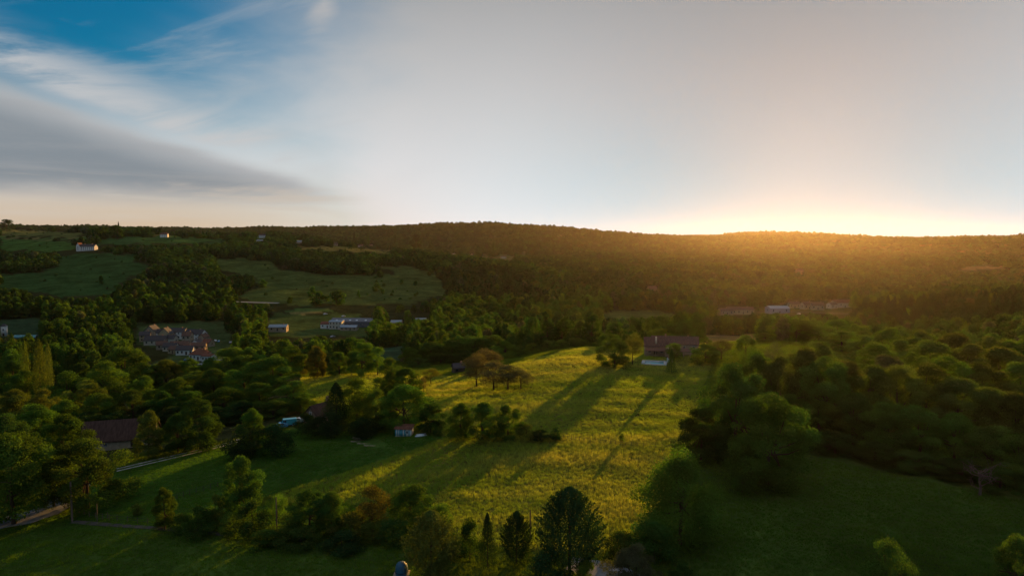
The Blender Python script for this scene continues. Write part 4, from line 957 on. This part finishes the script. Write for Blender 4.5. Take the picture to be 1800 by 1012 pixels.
def works():
    g = 'workshop sheds in the valley'
    p = V_(610, 577, 600); e = empty('factory_hall', (p[0] + 8, p[1] + 5, p[2] + .4), R_(-3), 'long dark roofed workshop hall with a row of skylights', 'workshop', g)
    r = gable_body(e, -22, 20, -7, 7, 4.2, 2.4, M['metal_dark'], M['metal_dark'])
    for x in (-18, -12, -6, 0, 8):
        sl = 2.4 / 7; y0, y1 = -5.2, -3.4; z = lambda y: 4.2 + (y + 7) * sl + .3
        poly('skylight', [(x, y0, z(y0)), (x + 1.7, y0, z(y0)), (x + 1.7, y1, z(y1)), (x, y1, z(y1)), (x, y0, z(y0) - .12), (x + 1.7, y0, z(y0) - .12), (x + 1.7, y1, z(y1) - .12), (x, y1, z(y1) - .12)], [(0, 1, 2, 3), (0, 4, 5, 1), (1, 5, 6, 2), (3, 7, 4, 0), (2, 6, 7, 3)], M['skylight'], r)
    for x in (-15, -5, 5, 14): window(e, x, -7, 1.2, 2.4, 1.4, 'y-', True)
    house('office', V_(592, 580, 588) + [0, 0, .4], R_(-3), 11, 8, 6.0, .8, 'render', 'metal_blue', 'square cream office block in front of the workshop hall', g, 4, 2, chim=False, cat='office')
    house('shed', V_(578, 580, 592) + [0, 0, .4], R_(-3), 12, 8, 3.4, 1.8, 'white', 'tile_red', 'red roofed shed at the left end of the workshop hall', g, 3, 1, chim=False, cat='shed')
    house('shed', V_(614, 582, 580) + [0, 0, .2], R_(-3), 14, 7, 2.6, 1.4, 'stone', 'metal_blue', 'low pale roofed shed right of the cream office block', g, 4, 1, chim=False, cat='shed')
    house('shed', V_(490, 584, 560) + [0, 0, 1.0], R_(6), 14, 9, 3.0, 1.6, 'stone', 'metal_blue', 'blue grey sheet roofed shed standing alone left of the workshops', g, 3, 1, cat='shed')
    house('shed', V_(697, 570, 600) + [0, 0, 1.0], R_(0), 9, 9, 3.6, 1.6, 'stone', 'metal_blue', 'blue grey roof between trees right of the workshop hall', g, 2, 1, chim=False, cat='shed')
    house('shed', V_(740, 566, 610) + [0, 0, 1.0], R_(5), 9, 9, 3.6, 1.6, 'stone', 'metal_blue', 'farther blue grey roof beyond the roof between trees', g, 2, 1, chim=False, cat='shed')
    for u, v, pt, lb in [(604, 557, 'car_white', 'white car on the green behind the workshop hall'), (572, 553, 'car_white', 'white car alone on the green left behind the workshops'), (585, 593, 'car_grey', 'grey car in front of the cream office block')]:
        car(V_(u, v) + [0, 0, .1], 1.0, pt, lb, 'cars at the workshops')
works()
def manor():
    p = V_(150, 441); e = empty('manor_house', (p[0], p[1] + 6, p[2] + .5), R_(-3), 'long white manor with a tower like end on the green hillside', 'manor')
    r = gable_body(e, -12, 16, -5, 5, 7, 4.0, M['white'], M['slate']); chimney(r, -4, 0, 9, 12.5, .6); chimney(r, 9, 0, 9, 12.5, .6)
    gable_body(e, -16, -10, -6, 4, 8.5, 5.0, M['white'], M['tile_red'], 'y')
    for f in (1.2, 4.4):
        for x in (-7, -3.4, .2, 3.8, 7.4, 11, 14.2): window(e, x, -5, f, 1.5, 1.9, 'y-', False)
    for f in (1.2, 4.6): window(e, -13, -6, f, 1.6, 2.0, 'y-', False)
manor()
g = 'scattered houses on the far plateau'
for u, v, L, W, h, rise, wl, rf, rot, lab, wn in [
 (289, 417, 20, 12, 7, 4, 'white', 'tile', 10, 'white house on the plateau left of the skyline conifer', 4), (308, 413, 16, 10, 6, 4, 'ochre', 'slate', -20, 'small dark roofed house right of the white plateau house', 3),
 (461, 418, 20, 12, 7, 4, 'white', 'slate', 30, 'white house under trees near the middle of the plateau', 4), (457, 427, 18, 10, 5, 3, 'white', 'metal_blue', 0, 'low bluish roofed house below the white plateau house', 3),
 (527, 428, 26, 12, 5, 3, 'render', 'metal_blue', -6, 'long low pale barn on the plateau', 4), (590, 432, 12, 10, 5, 3, 'ochre', 'tile', 0, 'small ochre house right of the long pale barn', 3),
 (634, 434, 22, 11, 6, 3.5, 'render', 'tile', 5, 'cream house with tiled roof among plateau trees', 4), (652, 433, 12, 10, 6, 3, 'ochre', 'slate', 0, 'little house next to the pale plateau field', 3),
 (798, 450, 14, 10, 6, 4, 'white', 'slate', 70, 'white gable end glinting on the plateau right of centre', 2), (830, 451, 14, 12, 7, 5, 'ochre', 'tile', 80, 'pale ochre gabled house right of the white gable end', 2),
 (885, 454, 22, 11, 6, 3.5, 'render', 'tile', 0, 'long cream house at the right end of the plateau houses', 5), (1146, 515, 16, 10, 7, 4, 'ochre', 'tile', 20, 'lone house glimpsed in the big valley wood', 3),
 (1405, 482, 20, 12, 8, 5, 'ochre', 'tile', 10, 'hazy house in the sunlit wood under the bright horizon', 3)]:
    p = V_(u, v); house('house', p + [0, 0, .8], R_(rot), L * .75, W * .75, h * .75, rise * .8, wl, rf, lab, g, wn, 2 if h > 5.5 else 1)
g = 'buildings of the hamlet on the valley road'
for u, v, L, W, h, rise, wl, rf, rot, lab, wn in [
 (1300, 552, 28, 10, 4.5, 2.6, 'ochre', 'tile', 0, 'long tiled building at the left end of the roadside hamlet', 6), (1275, 553, 14, 9, 4, 2.4, 'stone', 'tile', 10, 'short stone building left of the long tiled one', 3),
 (1366, 550, 22, 13, 5, 2.2, 'metal_blue', 'metal_blue', 5, 'blue grey sheet hall in the roadside hamlet', 3), (1418, 543, 12, 9, 4.5, 3, 'stone', 'tile', 15, 'pale gabled house of the hamlet, left of two', 3),
 (1436, 544, 13, 9, 4.5, 3, 'stone', 'tile', -10, 'pale gabled house of the hamlet, right of two', 3), (1482, 540, 24, 10, 5, 3, 'render', 'tile_red', 0, 'long red roofed house at the right of the hamlet', 5),
 (1462, 542, 9, 8, 4, 2.6, 'render', 'tile', 20, 'little house between the pale pair and the long red roof', 2), (1395, 541, 12, 8, 4, 2.6, 'ochre', 'tile', 0, 'small house behind the blue grey hall', 3)]:
    p = V_(u, v); house('house', p + [0, 0, .6], R_(rot), L, W, h, rise, wl, rf, lab, g, wn, 1)
car(V_(1404, 553) + [0, 0, .4], 1.9, 'car_white', 'pale car on the road by the blue grey hall', 'cars in the hamlet')
p = V_(805, 655); house('hut', p + [0, 2, 0], R_(20), 4.5, 4, 2.0, 1.5, 'door', 'slate', 'dark little hut left of the brown orchard', None, 2, 1, cat='hut')
def bank():
    p = ground_at(925, 672); e = link('earth_bank', None) if False else None

# ------------------------------------------------------------------ instanced masses (stuff)
def scatter_object(name, P, idx, scl, rot, protos, label, cat, tint=None):
    me = bpy.data.meshes.new(name); P = np.asarray(P, np.float32); me.vertices.add(len(P)); me.vertices.foreach_set('co', P.ravel())
    a = me.attributes.new('idx', 'INT', 'POINT'); a.data.foreach_set('value', np.asarray(idx, np.int32))
    a = me.attributes.new('scl', 'FLOAT_VECTOR', 'POINT'); a.data.foreach_set('vector', np.asarray(scl, np.float32).ravel())
    a = me.attributes.new('rot', 'FLOAT_VECTOR', 'POINT'); a.data.foreach_set('vector', np.asarray(rot, np.float32).ravel())
    if tint is not None:
        a = me.attributes.new('tint', 'FLOAT_COLOR', 'POINT'); a.data.foreach_set('color', np.asarray(tint, np.float32).ravel())
    pc = bpy.data.collections.new(name + '_shapes')
    for i, (pm, c) in enumerate(protos):
        o = bpy.data.objects.new(f'{name}_shape_{i:02d}', pm); o.color = (*c, 1); pc.objects.link(o)
    ng = bpy.data.node_groups.new(name + '_scatter', 'GeometryNodeTree')
    ng.interface.new_socket('Geometry', in_out='INPUT', socket_type='NodeSocketGeometry'); ng.interface.new_socket('Geometry', in_out='OUTPUT', socket_type='NodeSocketGeometry')
    gi, go = ng.nodes.new('NodeGroupInput'), ng.nodes.new('NodeGroupOutput')
    ci = ng.nodes.new('GeometryNodeCollectionInfo'); ci.inputs['Collection'].default_value = pc; ci.inputs['Separate Children'].default_value = True; ci.inputs['Reset Children'].default_value = True
    ip = ng.nodes.new('GeometryNodeInstanceOnPoints'); ip.inputs['Pick Instance'].default_value = True
    def na(nm, ty):
        nn = ng.nodes.new('GeometryNodeInputNamedAttribute'); nn.data_type = ty; nn.inputs['Name'].default_value = nm
        return [s for s in nn.outputs if s.enabled and s.name == 'Attribute'][0]
    ng.links.new(gi.outputs[0], ip.inputs['Points']); ng.links.new(ci.outputs[0], ip.inputs['Instance'])
    ng.links.new(na('idx', 'INT'), ip.inputs['Instance Index']); ng.links.new(na('scl', 'FLOAT_VECTOR'), ip.inputs['Scale'])
    e2r = ng.nodes.new('FunctionNodeEulerToRotation'); ng.links.new(na('rot', 'FLOAT_VECTOR'), e2r.inputs[0]); ng.links.new(e2r.outputs[0], ip.inputs['Rotation'])
    ng.links.new(ip.outputs[0], go.inputs[0])
    o = link(name, me); md = o.modifiers.new('scatter', 'NODES'); md.node_group = ng
    tag(o, label, cat, None, 'stuff'); return o

def woods():
    r = np.random.default_rng(99); out = []
    for y0, y1, sp in ((340, 900, 9.0), (900, 1700, 11.0), (1700, 2600, 15.0), (2600, 4900, 19.0)):
        gx = np.arange(-.86 * y1, .86 * y1, sp); gy = np.arange(y0, y1, sp); A, B = np.meshgrid(gx, gy); A, B = A.ravel(), B.ravel()
        A = A + r.uniform(-.45, .45, len(A)) * sp; B = B + r.uniform(-.45, .45, len(B)) * sp; k = np.abs(A) < .84 * B + 30; A, B = A[k], B[k]
        out.append(np.stack([A, B, np.full(len(A), sp)], 1))
    S = np.vstack(out); x, y, sp = S.T; z = height(x, y); n = len(x)
    h = r.uniform(9, 17, n) * np.where(y < 900, 1.12, 1) * 1; w = np.clip(sp * r.uniform(.95, 1.55, n), 7, 34)
    h = np.where(y > 2300, h * r.choice([.6, .8, 1, 1.35], n), h); small = r.random(n) < .15; h[small] *= .6; w[small] *= .7
    keep = ~(clearing(x, y) & (r.random(n) < .93))
    extra = []
    for e in [o for o in COL.objects if o.type == 'EMPTY' and o.get('category') in ('house', 'manor', 'shed', 'office', 'workshop', 'tower', 'greenhouse', 'car', 'chapel') and o.location.y > 330]:
        L = 12 if e['category'] == 'car' else 26 if e['category'] in ('manor', 'workshop') else 15
        p = np.array(e.location); pu, pv, dp = project(p); k = 1200 / dp[0]
        hw, up = L * .5 * k, (4 if L == 12 else 9) * k
        extra.append([(pu[0] - hw, pv[0] - up), (pu[0] + hw, pv[0] - up), (pu[0] + hw, pv[0] - up * .5), (pu[0] - hw, pv[0] - up * .5)])
        keep &= np.hypot(x - p[0], y - p[1]) > L * .55 + w * .35
    polys = OPEN + extra; jx, jy = 5 * vnoise(x, y, 22, 31), 2.2 * vnoise(x, y, 26, 32); inside = np.zeros(n, bool)
    b_u, b_v, _ = project(np.stack([x, y, z], 1))
    for q in OPEN: inside |= in_poly(b_u, b_v, q)
    scrub = inside & (r.random(n) < np.where(y > 700, .035, .0)); h = np.where(scrub, r.uniform(1.5, 4, n), h); w = np.where(scrub, r.uniform(2, 6, n), w)
    for f in (0, .2, .4, .6, .8, .95):
        for sx in (-.3, .3):
            pu, pv, _ = project(np.stack([x + sx * w, y, z + h * f], 1))
            for q in OPEN: keep &= ~in_poly(pu + jx, pv + jy, q) | scrub
            for q in extra: keep &= ~in_poly(pu, pv, q)
    for c, wd in ROADS:
        for q in c[::3]: keep &= np.hypot(x - q[0], y - q[1]) > wd * .5 + w * .35
    # nothing in front of the meadow crest or inside the hand-placed groups
    T_ = np.array([t[:3] for t in TREES])
    for tx, ty, tr in T_[T_[:, 1] > 280]: keep &= np.hypot(x - tx, y - ty) > tr * .9
    x, y, z, h, w = (a[keep] for a in (x, y, z, h, w)); n = len(x)
    dep = y; app = (w * h) / dep ** 2
    pu, pv, _ = project(np.stack([x, y, z + h], 1))
    order = np.argsort(-app * (np.abs(pu - 900) < 880)); ind = order[:118]
    isind = np.zeros(n, bool); isind[ind] = True
    zones = [(250, 'dark broadleaf tree of the valley wood left of the village'), (420, 'broadleaf tree crowding round the valley village'), (665, 'broadleaf tree of the valley belt around the workshop sheds'),
             (900, 'broadleaf tree in the valley wood behind the tall hedge'), (1060, 'broadleaf tree of the valley wood beyond the meadow crest'), (1340, 'broadleaf tree in the valley behind the farmhouse'), (2500, 'broadleaf tree in the valley behind the right wood')]
    patch = vnoise(x, y, 120, 8) + .5 * vnoise(x, y, 30, 9) + r.normal(0, .35, n)
    cnt = {}
    bu, bv, _ = project(np.stack([x, y, z], 1))
    patch[((x > 320) & (y > 470) & (y < 700)) | in_poly(bu, bv, [(775,478),(900,480),(960,540),(880,545),(780,530)])] = -2.2  # right slope's shade painted as dark conifers; the outline is a real pine wood
    for i in sorted(ind, key=lambda i: pu[i]):
        lab = [l for u_, l in zones if pu[i] < u_][0]
        kind = 'conifer' if patch[i] < -2 else 'poplar' if r.random() < .05 else ('tall' if r.random() < .35 else 'round')
        t = 'bright' if patch[i] > .85 else 'mid' if patch[i] > .2 else 'dark' if patch[i] > -.9 else 'deep' if patch[i] < -2 else 'blue'
        look = LOOK[t] + (' pointed' if kind == 'conifer' else ' columnar' if kind == 'poplar' else ' tall' if kind == 'tall' else ' rounded'); c_ = cnt[(lab, look)] = cnt.get((lab, look), 0) + 1
        ll = lab.replace('dark broadleaf tree', 'broadleaf tree').replace('broadleaf tree', f'{ORD[c_-1]} {look} tree') + ' from the left'
        plant('broadleaf_tree', kind, (x[i], y[i], z[i] - .2), h[i] * (1.25 if kind == 'poplar' else 1), w[i] * (.4 if kind == 'poplar' else 1), t, ll, lab.replace('broadleaf tree', 'trees'), MID)
    tints = np.array([GREENS['dark'], GREENS['mid'], GREENS['bright'], GREENS['olive'], GREENS['grey'], GREENS['deep']])
    def grp(sel, lib):
        protos = []; slots = {}
        for kd in ('round', 'tall', 'conifer'):
            for tm, cm in lib[kd]:
                cm = cm.copy(); cm.materials[0] = M['needle_i'] if kd == 'conifer' else (M['leaf_i'] if lib is MID else M['leaf_f'])
                slots.setdefault(kd, []).append(len(protos)); protos.append((cm, (1, 1, 1)))
        idx = np.zeros(sel.sum(), int); col = np.ones((sel.sum(), 4))
        for j, i in enumerate(np.nonzero(sel)[0]):
            if patch[i] < -1.25 and r.random() < .6: kd, ti = 'conifer', 5
            else:
                kd = 'tall' if r.random() < .3 else 'round'
                q = patch[i]; ti = 2 if q > 1.1 else 1 if q > .25 else 0 if q > -.7 else 5
                if r.random() < .12: ti = r.choice([2, 3, 4])
            idx[j] = r.choice(slots[kd]); fa = min(max((y[i] - 700) / 1300, 0), 1); col[j, :3] = (tints[ti] * (1 - .5 * fa) + tints[0] * .5 * fa) * r.uniform(.85, 1.2) * (1 - .05 * fa) * (np.array([.8, 1.0, 1.25]) * fa + (1 - fa))  # tints turn bluer with distance, haze painted into the foliage
        return idx, protos, col
    rest = ~isind
    near = rest & (y < 760); far = rest & (y >= 760)
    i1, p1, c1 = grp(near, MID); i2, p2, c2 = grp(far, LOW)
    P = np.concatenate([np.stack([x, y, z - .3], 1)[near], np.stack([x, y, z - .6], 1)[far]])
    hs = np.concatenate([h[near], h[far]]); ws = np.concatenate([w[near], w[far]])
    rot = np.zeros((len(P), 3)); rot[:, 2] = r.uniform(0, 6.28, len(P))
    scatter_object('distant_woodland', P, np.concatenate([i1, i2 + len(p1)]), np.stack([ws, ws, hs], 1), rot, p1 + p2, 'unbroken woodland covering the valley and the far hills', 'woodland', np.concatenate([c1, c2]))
    # bushes dotted over the slope field
    g = 'bushes dotted over the hillside pasture'
    for i, (u, vt, vb, wp) in enumerate([(462,492,505,16),(510,522,533,10),(550,505,522,16),(562,514,535,34),(592,512,536,30),(630,511,523,6),(663,498,512,16),(672,508,517,8),(706,492,500,8),(730,494,502,8),(757,473,485,12),(668,476,488,16),(178,485,500,9),(640,463,482,22),(240,448,460,12),(248,446,459,12)]):
        T('bush', 'shrub', u, vt, vb, wp, 'dark', ['large roundish bush left of the hillside pasture','tiny bush at the lower left of the hillside pasture','bush above the big thicket in the hillside pasture','left half of the big thicket in the hillside pasture','right half of the big thicket in the hillside pasture','thin bush in the lower middle of the hillside pasture','dark bush in the middle of the hillside pasture','small bush beside the dark middle bush','left of two dots in the right of the pasture','right of two dots in the right of the pasture','bush at the wood corner right of the pasture','bush under the upper hedge of the hillside pasture','small bush on the upper left field','larger bush at the upper hedge of the hillside pasture','left bush on the track below the manor','right bush on the track below the manor'][i], g, MID, 'bush')
    g = 'single trees on the skyline of the plateau'
    for u, vt, vb, wp, k, l in [(209,391,418,9,'conifer','pointed skyline tree between two dark clumps on the plateau'),(180,399,420,26,'round','dark skyline clump left of the pointed tree'),(207,397,420,24,'round','dark skyline clump around the foot of the pointed tree'),(12,387,406,26,'round','rounded skyline tree at the far left'),(353,401,416,7,'conifer','small pointed conifer on the plateau left of centre'),(647,409,432,7,'poplar','slim dark tree before the far ridge'),(695,414,434,4,'poplar','thinnest spire like tree before the far ridge'),(797,424,447,5,'poplar','slim tree above the white gable end'),(867,426,452,5,'poplar','slim tree above the long cream plateau house'),(732,412,440,24,'round','mounded tree group on the plateau before the far ridge'),(623,408,432,7,'conifer','short pointed tree left of the slim dark tree')]:
        T('skyline_tree', k, u, vt, vb, wp, 'deep', l, g, MID)
woods()

# ------------------------------------------------------------------ grass
def grass():
    r = np.random.default_rng(3); protos = []
    for s in range(5):
        n = 15; V = []; Q = []
        for i in range(n):
            b = np.append(r.normal(0, .20, 2), 0); a = r.uniform(0, 6.28); d = np.array([math.cos(a), math.sin(a), 0]); wdt = np.array([-d[1], d[0], 0]) * r.uniform(.012, .022); ln = r.uniform(.55, 1.0)
            m = b + d * .10 * ln + [0, 0, ln * .55]; t = b + d * r.uniform(.2, .42) * ln + [0, 0, ln * .95]; k = len(V)
            V += [b - wdt, b + wdt, m - wdt * .8, m + wdt * .8, t - wdt * .12, t + wdt * .12]; Q += [(k, k+1, k+3, k+2), (k+2, k+3, k+5, k+4)]
        protos.append((mesh_np('tuft', V, Q, M['blade'], {'leaf': ('FLOAT', 'FACE', np.repeat(r.random(n), 2))}), (1, 1, 1)))
    pts = []
    for y0, y1, den in ((84, 130, 7.0), (130, 180, 5.5), (180, 240, 3.6), (240, 345, 2.0)):
        m = int((y1 - y0) * 1.7 * y1 * den); Y = r.uniform(y0, y1, m); Xp = r.uniform(-.85, .85, m) * y1; k = np.abs(Xp) < .80 * Y; pts.append(np.stack([Xp[k], Y[k], np.full(k.sum(), den)], 1))
    S = np.vstack(pts); x, y, den = S.T; z = height(x, y); pu, pv, _ = project(np.stack([x, y, z], 1))
    wood = in_poly(pu, pv, [(0,600),(530,600),(530,740),(400,775),(215,800),(150,850),(0,850)]) | in_poly(pu, pv, [(1300,700),(1800,700),(1800,880),(1560,830),(1420,800),(1300,790)])
    keep = ~wood & (pu > -60) & (pu < 1860)
    for c, wd in ROADS:
        for q in c[::2]:
            if q[1] < 360: keep &= np.hypot(x - q[0], y - q[1]) > wd * .5 + .15
    for cat_, rad in (('swimming pool', 5.5), ('house', 9), ('barn', 9), ('shed', 2.6), ('vegetable bed', 2.0), ('tank', 1.3)):
        for e in [o for o in COL.objects if o.get('category') == cat_ and o.location.y < 345]: keep &= np.hypot(x - e.location.x, y - e.location.y) > rad
    x, y, z, den, pu, pv = (a[keep] for a in (x, y, z, den, pu, pv)); n = len(x)
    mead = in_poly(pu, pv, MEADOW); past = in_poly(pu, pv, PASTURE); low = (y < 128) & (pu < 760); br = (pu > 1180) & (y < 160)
    n1 = vnoise(x, y, 26, 1); n2 = vnoise(x, y, 9, 2); n3 = vnoise(x * .28 + 4.5 * vnoise(x, y, 30, 41), y + 5 * vnoise(x, y, 40, 42), 6.5, 5)
    t = np.clip(.5 + .30 * n1 + .25 * n2 + .2 * n3, 0, 1)[:, None]
    col = np.array([.060, .098, .016]) * (1 - t) + np.array([.088, .112, .020]) * t
    dry = np.clip(.30 + .40 * n1 + .38 * n3 + .2 * n2, 0, 1)[:, None]
    col[mead] = (np.array([.168, .210, .042]) * (1 - dry) + np.array([.262, .245, .085]) * dry)[mead]
    col[past] = (np.array([.042, .105, .016]) * (1 - t) + np.array([.066, .130, .020]) * t)[past]
    col[low] = (np.array([.056, .118, .016]) * (1 - t) + np.array([.088, .145, .020]) * t)[low]
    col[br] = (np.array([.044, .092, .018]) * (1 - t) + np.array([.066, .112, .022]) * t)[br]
    hh = np.where(mead, .58 + .22 * dry[:, 0], np.where(past, .26, np.where(low | br, .34, .42))) * r.uniform(.7, 1.3, n) * (1 + .25 * n2.clip(-1, 1))
    # fade of density is paid back with width
    ws = np.sqrt(7.0 / den) * r.uniform(.8, 1.25, n)
    # mown rows in the near field
    rows = low & (np.sin((y * .9 + x * .25) * 1.35) > .35); hh[rows] *= .6
    rot = np.stack([r.normal(0, .12, n), r.normal(0, .12, n), r.uniform(0, 6.28, n)], 1)
    scatter_object('grass', np.stack([x, y, z - .02], 1), r.integers(0, 5, n), np.stack([ws * .8, ws * .8, hh], 1), rot, protos, 'tall seeding grass of the meadow and shorter pasture grass around it', 'grass', np.concatenate([col, np.ones((n, 1))], 1))
grass()

# ------------------------------------------------------------------ air
def haze():
    o = link('haze', mesh_np('haze', *box_vq(-7200, 7200, -7200, 7200, -95, 185)), None); tag(o, kind='stuff')
    m, nt, out = mat_new('haze_air'); v = nt.nodes.new('ShaderNodeVolumePrincipled'); nt.links.new(v.outputs[0], out.inputs['Volume'])
    v.inputs['Color'].default_value = (1.0, .88, .78, 1); v.inputs['Density'].default_value = HAZE_D; v.inputs['Anisotropy'].default_value = HAZE_G
    o.data.materials.append(m)
HAZE_D, HAZE_G = 1.0e-5, 0.79
haze()
